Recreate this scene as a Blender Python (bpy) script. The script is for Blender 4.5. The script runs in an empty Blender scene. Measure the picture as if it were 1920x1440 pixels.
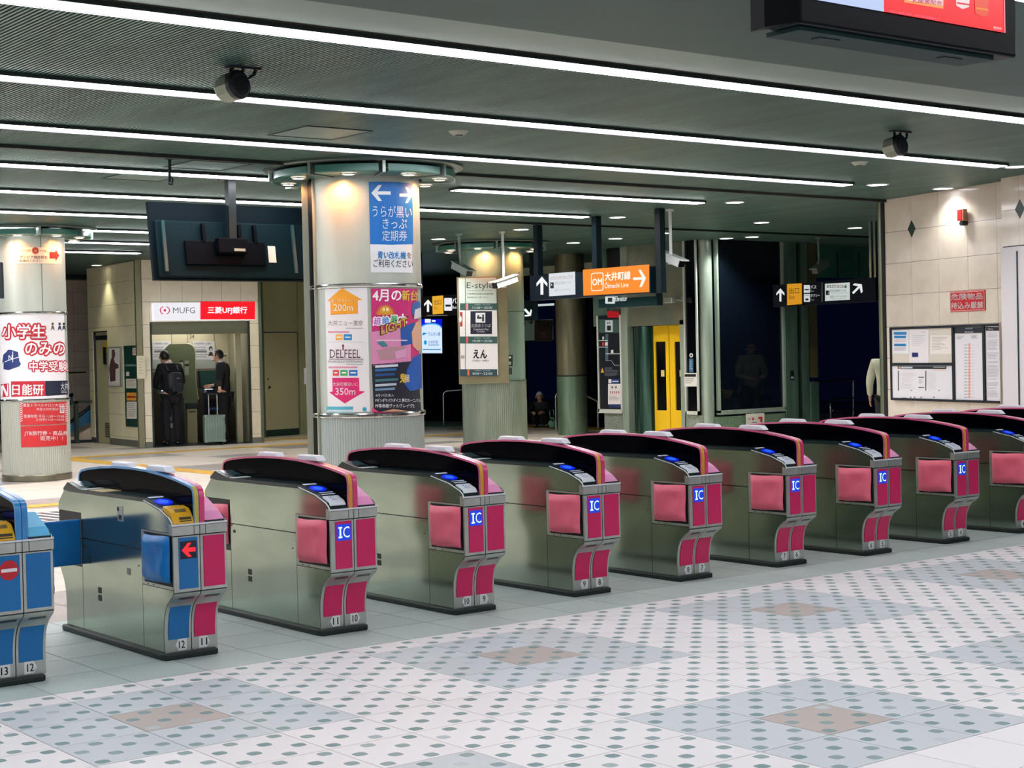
import bpy, bmesh, math, random
from mathutils import Vector, Matrix
random.seed(7)
S = bpy.context.scene
COL = S.collection
# ------------------------------------------------------------------ camera, world, exposure
EYE = 1.543
YAW, PIT, ROL, FPX = 0.664196361, -0.02, -0.02233456, 3016.2097
f_ = Vector((math.sin(YAW) * math.cos(PIT), math.cos(YAW) * math.cos(PIT), math.sin(PIT)))
r_ = Vector((math.cos(YAW), -math.sin(YAW), 0)); u_ = r_.cross(f_)
R_ = r_ * math.cos(ROL) + u_ * math.sin(ROL); U_ = -r_ * math.sin(ROL) + u_ * math.cos(ROL)
cam = bpy.data.cameras.new('camera'); cam.sensor_width = 36; cam.lens = FPX / 1920 * 36; cam.clip_end = 200; cam.clip_start = .05
co = bpy.data.objects.new('camera', cam); COL.objects.link(co)
M = Matrix((R_, U_, -f_)).transposed().to_4x4(); M.translation = (0, 0, EYE); co.matrix_world = M
S.camera = co
w = bpy.data.worlds.new('world'); S.world = w; w.use_nodes = True
w.node_tree.nodes['Background'].inputs[0].default_value = (.0007, .0011, .0065, 1)
w.node_tree.nodes['Background'].inputs[1].default_value = 1.0
vs = S.view_settings; vs.view_transform = 'Standard'; vs.look = 'None'; vs.gamma = 1; vs.use_curve_mapping = False; vs.exposure = 0.0
S.cycles.use_denoising = True
S.cycles.max_bounces = 6; S.cycles.diffuse_bounces = 3; S.cycles.glossy_bounces = 4; S.cycles.transmission_bounces = 4
S.cycles.sample_clamp_indirect = 6; S.cycles.caustics_reflective = False; S.cycles.caustics_refractive = False
STRIP = 13.8          # radiance of the ceiling light strips
HC = 3.3              # ceiling height

def ray(x, y):
    return R_ * ((x - 960) / FPX) - U_ * ((y - 720) / FPX) + f_
def onz(x, y, z=0.):
    d = ray(x, y); t = (z - EYE) / d.z; return Vector((0, 0, EYE)) + d * t
def atd(x, y, dep):
    return Vector((0, 0, EYE)) + ray(x, y) * dep

# ------------------------------------------------------------------ materials
def lin(h):
    c = [int(h[i:i + 2], 16) / 255 for i in (0, 2, 4)]
    return [(v / 12.92 if v <= .04045 else ((v + .055) / 1.055) ** 2.4) for v in c]
MC = {}
def mat(h, rough=.5, metal=0., emit=0., spec=.5, alpha=1., coat=0.):
    k = (h, rough, metal, emit, spec, alpha, coat)
    if k in MC: return MC[k]
    m = bpy.data.materials.new('paint_%d' % len(MC)); m.use_nodes = True
    b = m.node_tree.nodes['Principled BSDF']; c = lin(h) + [1]
    if emit:
        b.inputs['Base Color'].default_value = (0, 0, 0, 1) if emit > .3 else c
        b.inputs['Emission Color'].default_value = c; b.inputs['Emission Strength'].default_value = emit
        b.inputs['Roughness'].default_value = .3
    else:
        b.inputs['Base Color'].default_value = c; b.inputs['Roughness'].default_value = rough; b.inputs['Metallic'].default_value = metal
    b.inputs['Specular IOR Level'].default_value = spec; b.inputs['Alpha'].default_value = alpha; b.inputs['Coat Weight'].default_value = coat; b.inputs['Coat Roughness'].default_value = .3
    MC[k] = m; return m
def nodes(m):
    t = m.node_tree; return t, t.nodes, t.links, t.nodes['Principled BSDF']
def noisy(h, h2, scale, rough=.5, metal=0., bump=0., stretch=(1, 1, 1), detail=4, lo=.35, hi=.65, coords='Object', rvar=0.):
    m = bpy.data.materials.new('surface_%d' % len(bpy.data.materials)); m.use_nodes = True
    t, n, l, b = nodes(m)
    tc = n.new('ShaderNodeTexCoord'); mp = n.new('ShaderNodeMapping'); mp.inputs['Scale'].default_value = stretch
    l.new(tc.outputs[coords], mp.inputs[0])
    nz = n.new('ShaderNodeTexNoise'); nz.inputs['Scale'].default_value = scale; nz.inputs['Detail'].default_value = detail
    l.new(mp.outputs[0], nz.inputs['Vector'])
    cr = n.new('ShaderNodeValToRGB'); e = cr.color_ramp.elements
    e[0].position = lo; e[1].position = hi; e[0].color = lin(h) + [1]; e[1].color = lin(h2) + [1]
    l.new(nz.outputs['Fac'], cr.inputs[0]); l.new(cr.outputs[0], b.inputs['Base Color'])
    b.inputs['Roughness'].default_value = rough; b.inputs['Metallic'].default_value = metal
    if rvar:
        mr = n.new('ShaderNodeMapRange'); mr.inputs[3].default_value = rough - rvar; mr.inputs[4].default_value = rough + rvar
        l.new(nz.outputs['Fac'], mr.inputs[0]); l.new(mr.outputs[0], b.inputs['Roughness'])
    if bump:
        bp = n.new('ShaderNodeBump'); bp.inputs['Strength'].default_value = bump; bp.inputs['Distance'].default_value = .01
        l.new(nz.outputs['Fac'], bp.inputs['Height']); l.new(bp.outputs[0], b.inputs['Normal'])
    return m
STEEL = noisy('9ba798', '909c8e', 2.2, .13, .94, stretch=(1, 1, 3), rvar=.03)          # gate side plates
SILVER = noisy('c3c6c0', 'aeb3ae', 6, .34, .75)                                      # gate front castings
CHROME = mat('c8cccc', .15, 1.)
DARK = mat('0a1018', .35)
BLACKGLOSS = mat('04060c', .1, spec=.6)
RUBBER = mat('10201f', .55)
COLSTEEL = noisy('bcc4ba', 'b4bcb3', 2, .42, .35, stretch=(3, 3, .6))
SHAFTSTEEL = noisy('98b8ac', '86a69a', 2, .33, .45, stretch=(3, 3, .5))
TEAL = mat('2f6f63', .25, .1, coat=.4)
TILEW = noisy('efe8d0', 'e6dec5', 4, .35)
MARBLE = noisy('e8dfd2', 'd6cbbb', 3.5, .1, detail=6, lo=.3, hi=.75)
GRANITE = noisy('8f9c93', '66746c', 55, .45, detail=2)
GLASSD = mat('05080f', .06, spec=.8)

# ------------------------------------------------------------------ mesh building
class MB:
    def __init__(s): s.v = []; s.f = []; s.m = []
    def add(s, vs, fs, mi=0):
        o = len(s.v); s.v += [tuple(p) for p in vs]
        for f in fs: s.f.append([i + o for i in f]); s.m.append(mi)
        return s
    def box(s, x0, x1, y0, y1, z0, z1, mi=0):
        v = [(x0, y0, z0), (x1, y0, z0), (x1, y1, z0), (x0, y1, z0), (x0, y0, z1), (x1, y0, z1), (x1, y1, z1), (x0, y1, z1)]
        return s.add(v, [(0, 3, 2, 1), (4, 5, 6, 7), (0, 1, 5, 4), (1, 2, 6, 5), (2, 3, 7, 6), (3, 0, 4, 7)], mi)
    def prism(s, poly, a, b, axis='x', mi=0):            # poly in the two other axes, in order
        n = len(poly)
        def P(t, p):
            return {'x': (t, p[0], p[1]), 'y': (p[0], t, p[1]), 'z': (p[0], p[1], t)}[axis]
        v = [P(a, p) for p in poly] + [P(b, p) for p in poly]
        fs = [tuple(range(n))[::-1], tuple(range(n, 2 * n))] + [(i, (i + 1) % n, n + (i + 1) % n, n + i) for i in range(n)]
        return s.add(v, fs, mi)
    def tube(s, path, r, n=10, mi=0, caps=True):
        path = [Vector(p) for p in path]; rings = []; o = len(s.v); up = None
        for i, p in enumerate(path):
            a = path[max(i - 1, 0)]; c = path[min(i + 1, len(path) - 1)]; t = (c - a).normalized()
            if up is None: up = Vector((0, 0, 1)) if abs(t.z) < .9 else Vector((1, 0, 0))
            x = t.cross(up).normalized(); y = x.cross(t).normalized(); up = y
            rr = r[i] if isinstance(r, (list, tuple)) else r
            rings.append([p + x * math.cos(2 * math.pi * k / n) * rr + y * math.sin(2 * math.pi * k / n) * rr for k in range(n)])
        v = [q for g in rings for q in g]; fs = []
        for i in range(len(path) - 1):
            for k in range(n): fs.append((i * n + k, i * n + (k + 1) % n, (i + 1) * n + (k + 1) % n, (i + 1) * n + k))
        if caps: fs += [tuple(range(n))[::-1], tuple(range((len(path) - 1) * n, len(path) * n))]
        return s.add(v, fs, mi)
    def lathe(s, prof, n=48, c=(0, 0), mi=0, a0=0., a1=2 * math.pi, flute=0., nf=0):  # prof: (r, z) list
        full = abs(a1 - a0 - 2 * math.pi) < 1e-6; k = n if full else n + 1
        v = []; fs = []
        for (r, z) in prof:
            for i in range(k):
                a = a0 + (a1 - a0) * i / n
                rr = r - (flute if (nf and i % 4 in (2, 3)) else 0)
                v.append((c[0] + rr * math.cos(a), c[1] + rr * math.sin(a), z))
        for j in range(len(prof) - 1):
            for i in range(n):
                i2 = (i + 1) % k
                fs.append((j * k + i, j * k + i2, (j + 1) * k + i2, (j + 1) * k + i))
        return s.add(v, fs, mi)
    def strip(s, prof, x0, x1, t=.004, mi=0, closed=False):  # (y,z) open profile given thickness on its outer side
        n = len(prof); out = []
        for i in range(n):
            a = Vector(prof[max(i - 1, 0)]); b = Vector(prof[min(i + 1, n - 1)]); d = (b - a).normalized()
            out.append((prof[i][0] - d.y * t, prof[i][1] + d.x * t))
        v = []
        for x in (x0, x1):
            v += [(x, p[0], p[1]) for p in prof] + [(x, p[0], p[1]) for p in out]
        fs = []
        for i in range(n - 1):
            fs += [(n + i, n + i + 1, 3 * n + i + 1, 3 * n + i), (i + 1, i, 2 * n + i, 2 * n + i + 1), (i, i + 1, n + i + 1, n + i), (2 * n + i + 1, 2 * n + i, 3 * n + i, 3 * n + i + 1)]
        fs += [(0, n, 3 * n, 2 * n), (n - 1, 2 * n + n - 1, 4 * n - 1, 2 * n - 1)]
        return s.add(v, fs, mi)
    def mesh(s, name, mats, smooth=False):
        me = bpy.data.meshes.new(name); me.from_pydata(s.v, [], s.f)
        for m in (mats if isinstance(mats, (list, tuple)) else [mats]): me.materials.append(m)
        for p, i in zip(me.polygons, s.m): p.material_index = i
        bm = bmesh.new(); bm.from_mesh(me); bmesh.ops.recalc_face_normals(bm, faces=bm.faces)
        if smooth:
            for f in bm.faces: f.smooth = True
            for e in bm.edges:
                if len(e.link_faces) == 2 and e.calc_face_angle(0) > math.radians(smooth if smooth is not True else 35): e.smooth = False
        bm.to_mesh(me); bm.free(); return me
    def build(s, name, mats, parent=None, smooth=False, bevel=0., **k):
        return link(name, s.mesh(name, mats, smooth), parent, bevel=bevel, **k)
def link(name, me, parent=None, loc=(0, 0, 0), rz=0., bevel=0., kind=None, label=None):
    o = bpy.data.objects.new(name, me); COL.objects.link(o); o.location = loc; o.rotation_euler = (0, 0, rz)
    if parent: o.parent = parent
    if kind: o['kind'] = kind
    if label: o['label'] = label
    if bevel:
        b = o.modifiers.new('bevel', 'BEVEL'); b.width = bevel; b.segments = 2; b.limit_method = 'ANGLE'; b.angle_limit = math.radians(35)
    return o
def thing(name, label, cat, loc=(0, 0, 0), rz=0., group=None, data=None):
    o = bpy.data.objects.new(name, data); COL.objects.link(o); o.location = loc; o.rotation_euler = (0, 0, rz)
    o['label'] = label; o['category'] = cat
    if group: o['group'] = group
    if data is None: o.empty_display_size = .1
    return o
def struct(name, mb, mats, parent=None, smooth=False, label=None, **k):
    o = mb.build(name, mats, parent, smooth, **k)
    if not parent: o['kind'] = 'structure'
    if label: o['label'] = label
    return o
TC = {}
def text2d(body, bold=0.):
    k = (body, bold)
    if k not in TC:
        cu = bpy.data.curves.new('t', 'FONT'); cu.body = body; cu.size = 1; cu.offset = bold; cu.dimensions = '2D'; cu.fill_mode = 'BOTH'; cu.resolution_u = 2
        ob = bpy.data.objects.new('t', cu); me = bpy.data.meshes.new_from_object(ob)
        v = [tuple(p.co)[:2] for p in me.vertices]; fs = [tuple(p.vertices) for p in me.polygons]
        bpy.data.objects.remove(ob); bpy.data.curves.remove(cu); bpy.data.meshes.remove(me)
        x0 = min(p[0] for p in v); x1 = max(p[0] for p in v); y0 = min(p[1] for p in v); y1 = max(p[1] for p in v)
        TC[k] = ([((p[0] - x0) / (x1 - x0 or 1), (p[1] - y0) / (y1 - y0 or 1)) for p in v], fs)
    return TC[k]

# ------------------------------------------------------------------ planes and cylinders that things are mounted on
class PF:                                                # upright plane; x to the viewer's right, y into it
    curved = False
    def __init__(s, ox, oy, rz): s.o = Vector((ox, oy)); s.rz = rz; s.d = Vector((math.cos(rz), math.sin(rz))); s.n = Vector((-math.sin(rz), math.cos(rz)))
    def uz(s, px, py):
        r = ray(px, py); t = s.o.dot(s.n) / (r.x * s.n.x + r.y * s.n.y); p = Vector((r.x * t, r.y * t)) - s.o
        return p.dot(s.d), EYE + r.z * t
    def pt(s, u, z, off=0.):
        p = s.o + s.d * u - s.n * off; return Vector((p.x, p.y, z))
    def back(s, dist): q = s.o + s.n * dist; return PF(q.x, q.y, s.rz)
class CF:                                                # upright cylinder
    curved = True
    def __init__(s, cx, cy, r): s.c = Vector((cx, cy)); s.r = r; s.a0 = math.atan2(-cy, -cx)
    def uz(s, px, py):
        r = ray(px, py); d = Vector((r.x, r.y)); a = d.dot(d); b = -2 * d.dot(s.c); c = s.c.dot(s.c) - s.r ** 2
        D = b * b - 4 * a * c; t = (-b - math.sqrt(max(D, 0))) / (2 * a); p = d * t - s.c
        an = (math.atan2(p.y, p.x) - s.a0 + math.pi) % (2 * math.pi) - math.pi
        return an * s.r, EYE + r.z * t
    def local(s, u, z, off): a = s.a0 + u / s.r; return ((s.r + off) * math.cos(a), (s.r + off) * math.sin(a), z)
class Canvas:                                            # flat print laid on a plane or cylinder, given in photograph pixels
    def __init__(s, pf, parent, u0=0., z0=0., off=0., emit=0., rough=.5, step=.0015):
        s.pf, s.p, s.u0, s.z0, s.off, s.e, s.r, s.step = pf, parent, u0, z0, off, emit, rough, step; s.g = {}
    def _put(s, vs, fs, col, layer, name, emit=None):
        if s.pf.curved: vs, fs = cut(vs, fs, .045)
        k = (name, col, s.e if emit is None else emit, len(s.g) if name == 'arrow' else 0); mb = s.g.setdefault(k, MB()); o = s.off + s.step * layer
        if s.pf.curved: mb.add([s.pf.local(u, z - s.z0, o) for u, z in vs], fs)
        else: mb.add([(u - s.u0, -o, z - s.z0) for u, z in vs], fs)
    def poly(s, pts, col, layer=1, name='printed_shape', emit=None):
        s._put([s.pf.uz(*p) for p in pts], [tuple(range(len(pts)))], col, layer, name, emit)
    def rect(s, x0, y0, x1, y1, col, layer=1, name='printed_panel', emit=None, sl=0.):
        s.poly([(x0, y0), (x1, y0 + sl * (x1 - x0)), (x1, y1 + sl * (x1 - x0)), (x0, y1)], col, layer, name, emit)
    def ell(s, cx, cy, rx, ry, col, layer=1, name='printed_shape', emit=None, n=20):
        s.poly([(cx + rx * math.cos(2 * math.pi * i / n), cy + ry * math.sin(2 * math.pi * i / n)) for i in range(n)], col, layer, name, emit)
    def text(s, body, x0, y0, x1, y1, col, layer=2, bold=0., name='lettering', emit=None, sl=0., skew=0.):
        vs, fs = text2d(body)
        q = [s.pf.uz(x0 + (a + skew * b) * (x1 - x0), y1 + (y0 - y1) * b + sl * a * (x1 - x0)) for a, b in vs]
        s._put(q, fs, col, layer, name, emit)
        if bold:                                         # heavier strokes: the same outline repeated around itself
            h = bold * (s.pf.uz(x0, y0)[1] - s.pf.uz(x0, y1)[1]); n = 10 if bold > .04 else 6
            for i in range(n): a = 2 * math.pi * i / n; s._put([(u + h * math.cos(a), z + h * math.sin(a)) for u, z in q], fs, col, layer, name, emit)
    def lines(s, x0, y0, x1, y1, n, col, layer=2, fill=.45, jit=.5, name='small_print'):
        h = (y1 - y0) / n
        for i in range(n): s.rect(x0, y0 + i * h, x1 - random.random() * jit * (x1 - x0), y0 + i * h + h * fill, col, layer, name)
    def arrow(s, cx, cy, L, ang, col, layer=2, t=.16, head=.36, name='arrow', emit=None):
        # slim arrow with swept barbs, pointing along ang (degrees, 0 = right, 90 = up)
        a = math.radians(ang); c, sn = math.cos(a), -math.sin(a)
        pts = [(-.5, -t / 2), (.18, -t / 2), (-.05, -head), (.14, -head), (.5, 0), (.14, head), (-.05, head), (.18, t / 2), (-.5, t / 2)]
        s.poly([(cx + L * (x * c + y * sn), cy + L * (x * sn - y * c)) for x, y in pts], col, layer, name, emit)
    def flush(s):
        for (name, col, e, _), mb in s.g.items():
            me = bpy.data.meshes.new(name); me.from_pydata(mb.v, [], mb.f); me.materials.append(mat(col, s.r, emit=e)); link(name, me, s.p)
        s.g = {}
def cut(vs, fs, step):
    bm = bmesh.new(); bv = [bm.verts.new((u, z, 0)) for u, z in vs]
    for f in fs:
        try: bm.faces.new([bv[i] for i in f])
        except ValueError: pass
    a = min(v[0] for v in vs); b = max(v[0] for v in vs); x = math.floor(a / step) * step + step
    while x < b:
        bmesh.ops.bisect_plane(bm, geom=bm.verts[:] + bm.edges[:] + bm.faces[:], plane_co=(x, 0, 0), plane_no=(1, 0, 0)); x += step
    bm.verts.index_update(); ov = [(v.co.x, v.co.y) for v in bm.verts]; of = [tuple(v.index for v in f.verts) for f in bm.faces]
    bm.free(); return ov, of
def board(name, label, cat, pf, x0, y0, x1, y1, thick=.04, col='0b1420', back=0., parts=True, rough=.4, group=None, emit=0., sl=0.):
    """A board mounted on pf whose picture rectangle is given; root at its lower middle."""
    a = pf.uz(x0, y0); b = pf.uz(x1, y1 + sl * (x1 - x0)); c = pf.uz(x0, y1); d = pf.uz(x1, y0 + sl * (x1 - x0))
    u0, u1 = (a[0] + c[0]) / 2, (b[0] + d[0]) / 2; z1, z0 = (a[1] + d[1]) / 2, (c[1] + b[1]) / 2; um = (u0 + u1) / 2
    t = thing(name, label, cat, pf.pt(um, z0, back), pf.rz, group)
    MB().box(u0 - um, u1 - um, -thick, 0, 0, z1 - z0).build('panel', mat(col, rough, emit=emit), t)
    return t, Canvas(pf, t, um, z0, thick), (u0 - um, u1 - um, z1 - z0)
# ================================================================== THE SETTING
def inframe(p, m=40):
    q = Vector(p) - Vector((0, 0, EYE)); d = q.dot(f_)
    if d < .3: return False
    return -m < 960 + FPX * q.dot(R_) / d < 1920 + m and -m < 720 - FPX * q.dot(U_) / d < 1440 + m
TX, TY, X0, Y0, YB, YG = .398, .392, 2.485, 3.84, 7.19, 9.2

def dotted(base, base2, name, dots=True, GRAIN=260):
    m = bpy.data.materials.new(name); m.use_nodes = True
    t, n, l, b = nodes(m)
    g = n.new('ShaderNodeNewGeometry'); oi = n.new('ShaderNodeObjectInfo')
    def mth(op, a, c=None, d=None):
        x = n.new('ShaderNodeMath'); x.operation = op
        for i, v in enumerate((a, c, d)):
            if v is None: continue
            if isinstance(v, (int, float)): x.inputs[i].default_value = v
            else: l.new(v, x.inputs[i])
        return x.outputs[0]
    sx = n.new('ShaderNodeSeparateXYZ'); l.new(g.outputs['Position'], sx.inputs[0])
    nz = n.new('ShaderNodeTexNoise'); nz.inputs['Scale'].default_value = GRAIN; nz.inputs['Detail'].default_value = 1; l.new(g.outputs['Position'], nz.inputs['Vector'])
    nb = n.new('ShaderNodeTexNoise'); nb.inputs['Scale'].default_value = 1.3; l.new(g.outputs['Position'], nb.inputs['Vector'])
    mx = n.new('ShaderNodeMix'); mx.data_type = 'RGBA'; mx.inputs[6].default_value = lin(base) + [1]; mx.inputs[7].default_value = lin(base2) + [1]
    l.new(mth('ADD', mth('MULTIPLY', nz.outputs['Fac'], .55), mth('MULTIPLY', nb.outputs['Fac'], .45)), mx.inputs[0]); col = mx.outputs[2]
    if dots:
        u = mth('MULTIPLY', mth('ADD', sx.outputs[0], -X0 + 40 * TX), 4 / TX); v = mth('MULTIPLY', mth('ADD', sx.outputs[1], -Y0 + 40 * TY), 4 / TY)
        iu, iv = mth('FLOOR', u), mth('FLOOR', v)
        par = mth('MODULO', mth('ADD', iu, iv), 2.)
        fu = mth('ABSOLUTE', mth('SUBTRACT', mth('SUBTRACT', u, iu), .5)); fv = mth('ABSOLUTE', mth('SUBTRACT', mth('SUBTRACT', v, iv), .5))
        rr = mth('POWER', mth('ADD', mth('POWER', fu, 3.2), mth('POWER', fv, 3.2)), 1 / 3.2)
        wob = mth('MULTIPLY', mth('SUBTRACT', nz.outputs['Fac'], .5), .05)
        ins = mth('MULTIPLY', mth('LESS_THAN', mth('ADD', rr, wob), .285), mth('LESS_THAN', par, .5))
        cb = n.new('ShaderNodeCombineXYZ'); l.new(iu, cb.inputs[0]); l.new(iv, cb.inputs[1])
        wn = n.new('ShaderNodeTexWhiteNoise'); wn.noise_dimensions = '2D'; l.new(cb.outputs[0], wn.inputs['Vector'])
        cr = n.new('ShaderNodeValToRGB'); e = cr.color_ramp.elements; e[0].color = lin('68888a') + [1]; e[1].color = lin('9aa8ac') + [1]; e[0].position = .2
        x = e.new(.93); x.color = lin('859a9c') + [1]; e[2].color = lin('b9c4c9') + [1]
        l.new(wn.outputs['Value'], cr.inputs[0])
        m2 = n.new('ShaderNodeMix'); m2.data_type = 'RGBA'; l.new(ins, m2.inputs[0]); l.new(col, m2.inputs[6]); l.new(cr.outputs[0], m2.inputs[7]); col = m2.outputs[2]
    hs = n.new('ShaderNodeHueSaturation'); l.new(mth('ADD', mth('MULTIPLY', oi.outputs['Random'], .06), .97), hs.inputs['Value']); l.new(col, hs.inputs['Color'])
    l.new(hs.outputs[0], b.inputs['Base Color']); b.inputs['Roughness'].default_value = .5
    return m
M_WHITE = dotted('eeeaeb', 'e2dee0', 'tile_white'); M_BLUE = dotted('cdd1d5', 'bec5cb', 'tile_bluegrey'); M_BROWN = dotted('c0b5ae', 'ab9f99', 'tile_brown')
M_PLAIN = dotted('efebed', 'e4e0e2', 'tile_plain', False); M_GRAN = dotted('d3dedb', '879996', 'tile_granite', False, 120)
JOINT = mat('3a3e40', .9)

def tile_mesh(w_, d_, m): 
    return MB().box(-w_ / 2, w_ / 2, -d_ / 2, d_ / 2, -.012, 0).mesh('tile', m)
def floor_zone(name, label, y0, y1, x_a, x_b, rows, kind_of, limit=300):
    base = MB().box(x_a, x_b, y0, y1, -.1, -.004); fl = struct(name, base, JOINT); fl['label'] = label
    cache = {}; rest = {}; cand = []
    for j, (ya, yb) in enumerate(rows):
        for i in range(math.floor((x_a - X0) / TX), math.ceil((x_b - X0) / TX)):
            xa = X0 + i * TX; xb = xa + TX; m = kind_of(i, j)
            vis = any(inframe((x, y, 0)) for x in (xa, xb) for y in (ya, yb))
            cand.append((0 if vis else 1, (xa + xb) ** 2 / 4 + ya ** 2, xa, xb, ya, yb, m))
    cand.sort(key=lambda c: c[:2]); n = 0
    for vis, _, xa, xb, ya, yb, m in cand:
        if vis == 0 and n < limit:
            k = (round(yb - ya, 3), m.name)
            if k not in cache: cache[k] = tile_mesh(TX - .005, yb - ya - .005, m)
            link('tile', cache[k], fl, ((xa + xb) / 2, (ya + yb) / 2, 0)); n += 1
        else: rest.setdefault(m.name, (m, MB()))[1].box(xa + .0025, xb - .0025, ya + .0025, yb - .0025, -.012, 0)
    for m, mb in rest.values(): mb.build('tile_field', m, fl, kind='stuff')
    return fl
def kind_front(i, j):
    if i % 5 < 3 and j % 5 < 3: return M_BROWN if (i % 5 == 1 and j % 5 == 1) else M_BLUE
    return M_WHITE
rows_f = [(Y0 + j * TY, min(Y0 + (j + 1) * TY, YB)) for j in range(9)]
floor_zone('floor', 'white dotted tile floor with blue-grey diamonds in front of the gates', Y0, YB, -7.5, 22, rows_f, kind_front)
floor_zone('floor_near_edge', 'plain white tile floor in the near right corner', -8, Y0, -7.5, 22, [(Y0 - (j + 1) * .398, Y0 - j * .398) for j in range(29)], lambda i, j: M_PLAIN, 40)
floor_zone('floor_gate_band', 'speckled grey granite floor band under the ticket gates', YB, YG, -7.5, 22, [(YB + j * .402, YB + (j + 1) * .402) for j in range(5)], lambda i, j: M_GRAN)
# concourse floor behind the gates
mbB = MB().box(-8, 34, YG, 40, -.1, -.004)
fc = struct('floor_concourse', mbB, mat('8d877c', .8), label='beige and grey concourse floor behind the gates')
M_BEI = noisy('e6dccd', 'd9cfc1', 2, .32, coords='Object'); M_GRY = noisy('a8a49e', '98948e', 3, .32)
tb = MB(); cand = []; tm = [MB().box(-.297, .297, -.297, .297, -.01, 0).mesh('tile', m) for m in (M_BEI, M_GRY)]
for j in range(51):
    for i in range(68):
        x = -8 + i * .6; y = YG + j * .6
        if x > 33.4: continue
        g = (i % 6 in (0, 1, 2) and j % 6 in (0, 1)) or (i % 6 in (3, 4) and j % 6 == 4)
        vis = inframe((x + .3, y + .3, 0), 20) and not (y < 12.5 and x > 5)
        cand.append((0 if vis else 1, x * x + y * y, x, y, 1 if g else 0))
cand.sort(); n_ = 0
for vis, _, x, y, g in cand:
    if vis == 0 and n_ < 300: link('tile', tm[g], fc, (x + .3, y + .3, 0)); n_ += 1
    else: tb.box(x + .003, x + .597, y + .003, y + .597, -.01, 0, g)
tb.build('tile_field', [M_BEI, M_GRY], fc, kind='stuff')
YEL = noisy('dcae3c', 'c99a30', 5, .55)
def tactile(label, x0, x1, y0, y1):
    mb = MB(); nx = max(1, round((x1 - x0) / .3)); ny = max(1, round((y1 - y0) / .3)); sx, sy = (x1 - x0) / nx, (y1 - y0) / ny
    o = thing('tactile_strip', label, 'tactile paving', ((x0 + x1) / 2, (y0 + y1) / 2, 0)); n = 0
    me = MB().box(-sx / 2 + .003, sx / 2 - .003, -sy / 2 + .003, sy / 2 - .003, 0, .005).mesh('tile', YEL)
    for i in range(nx):
        for j in range(ny): link('tile', me, o, (x0 + (i + .5) * sx - (x0 + x1) / 2, y0 + (j + .5) * sy - (y0 + y1) / 2, 0))
tactile('yellow tactile strip running away beside the poster column on the left', 10.0, 10.3, 14.2, 24.5)
tactile('yellow tactile strip crossing in front of the bank machine booth', 10.3, 18.2, 24.5, 24.8)
tactile('short yellow tactile strip by the grey door right of the booth', 13.9, 18.0, 26.2, 26.5)
tactile('yellow tactile strip at the foot of the stair handrail', 20.3, 20.9, 20.6, 27.2)
tactile('yellow tactile strip seen over the blue gate with the red arrow', 5.0, 10.0, 16.6, 16.9)

# ---- ceiling
CEIL = noisy('5a7d75', '4c6b64', 1.2, .42, .5, stretch=(3, .4, 1))
CEILS = noisy('7d9388', '6e867b', .8, .45, .3)
cl = MB().box(-8, 34, 6.65, 40, HC + .045, HC + .2); ceil = struct('ceiling', cl, mat('030806', .8), label='dark ribbed metal ceiling with light strips')
rb = MB(); x = -7.5
while x < 30:
    rb.box(x, x + .0165, 7.66, 34, HC, HC + .03); x += .03
rb.build('slat', CEIL, ceil, kind='stuff')
MB().box(-8, 30, 6.65, 7.36, HC - .002, HC + .03).build('smooth_panel', CEILS, ceil)
struct('ceiling_near', MB().box(-8, 30, -8, 6.65, HC - .06, HC + .2), noisy('2c5450', '234744', 1, .5, .3), label='plain dark ceiling panel nearest the camera, round the big screen')
EM = bpy.data.materials.new('lamp_diffuser'); EM.use_nodes = True
b_ = EM.node_tree.nodes['Principled BSDF']; b_.inputs['Base Color'].default_value = (.8, .8, .8, 1); b_.inputs['Emission Color'].default_value = (.97, .965, 1, 1); b_.inputs['Emission Strength'].default_value = STRIP
EM2 = EM.copy(); EM2.node_tree.nodes['Principled BSDF'].inputs['Emission Strength'].default_value = STRIP * 2.4
FIN = mat('6d6b78', .5); HOUS = mat('2a3532', .5, .4)
ordn = ['nearest', 'second', 'third', 'fourth', 'fifth', 'sixth', 'seventh', 'eighth', 'ninth']
def strip_light(y, x0, x1, label, wd=.094, z=HC):
    xm, L = (x0 + x1) / 2, (x1 - x0) / 2
    t = thing('strip_light', label, 'ceiling light', (xm, y, z), group='linear ceiling lights')
    MB().box(-L, L, -wd - .012, wd + .012, -.026, 0).build('housing', HOUS, t)
    MB().box(-L + .02, L - .02, -wd, wd * .28, -.032, -.001).build('diffuser', EM2 if y > 13 else EM, t)
    MB().box(-L + .02, L - .02, wd * .44, wd, -.030, -.001).build('diffuser', EM2 if y > 13 else EM, t)
    MB().box(-L + .02, L - .02, wd * .28, wd * .44, -.040, -.001).build('fin', FIN, t)
XE = 13.75
strip_light(7.51, -6, 15.5, 'nearest ceiling light strip in view, running past the big screen', .088)
strip_light(9.61, -6, XE, 'second ceiling light strip, passing behind both hanging speakers')
strip_light(11.56, -6, XE, 'third ceiling light strip, just in front of the big round column')
strip_light(13.82, -6, 8.35, 'fourth ceiling light strip, part left of the big round column')
strip_light(13.82, 10.1, XE, 'fourth ceiling light strip, part right of the big round column')
strip_light(15.93, -6, XE, 'fifth ceiling light strip, ending above the orange direction sign')
strip_light(18.1, -6, 10.6, 'sixth ceiling light strip, behind the hanging monitor', .1)
strip_light(20.25, -4, 10.9, 'seventh ceiling light strip, level with the poster column on the left', .1)
strip_light(22.3, 8.6, 11.2, 'eighth ceiling light strip, short, right of the poster column', .1)
strip_light(24.3, 4, 11.4, 'ninth ceiling light strip, in front of the bank machine booth', .1)
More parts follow.
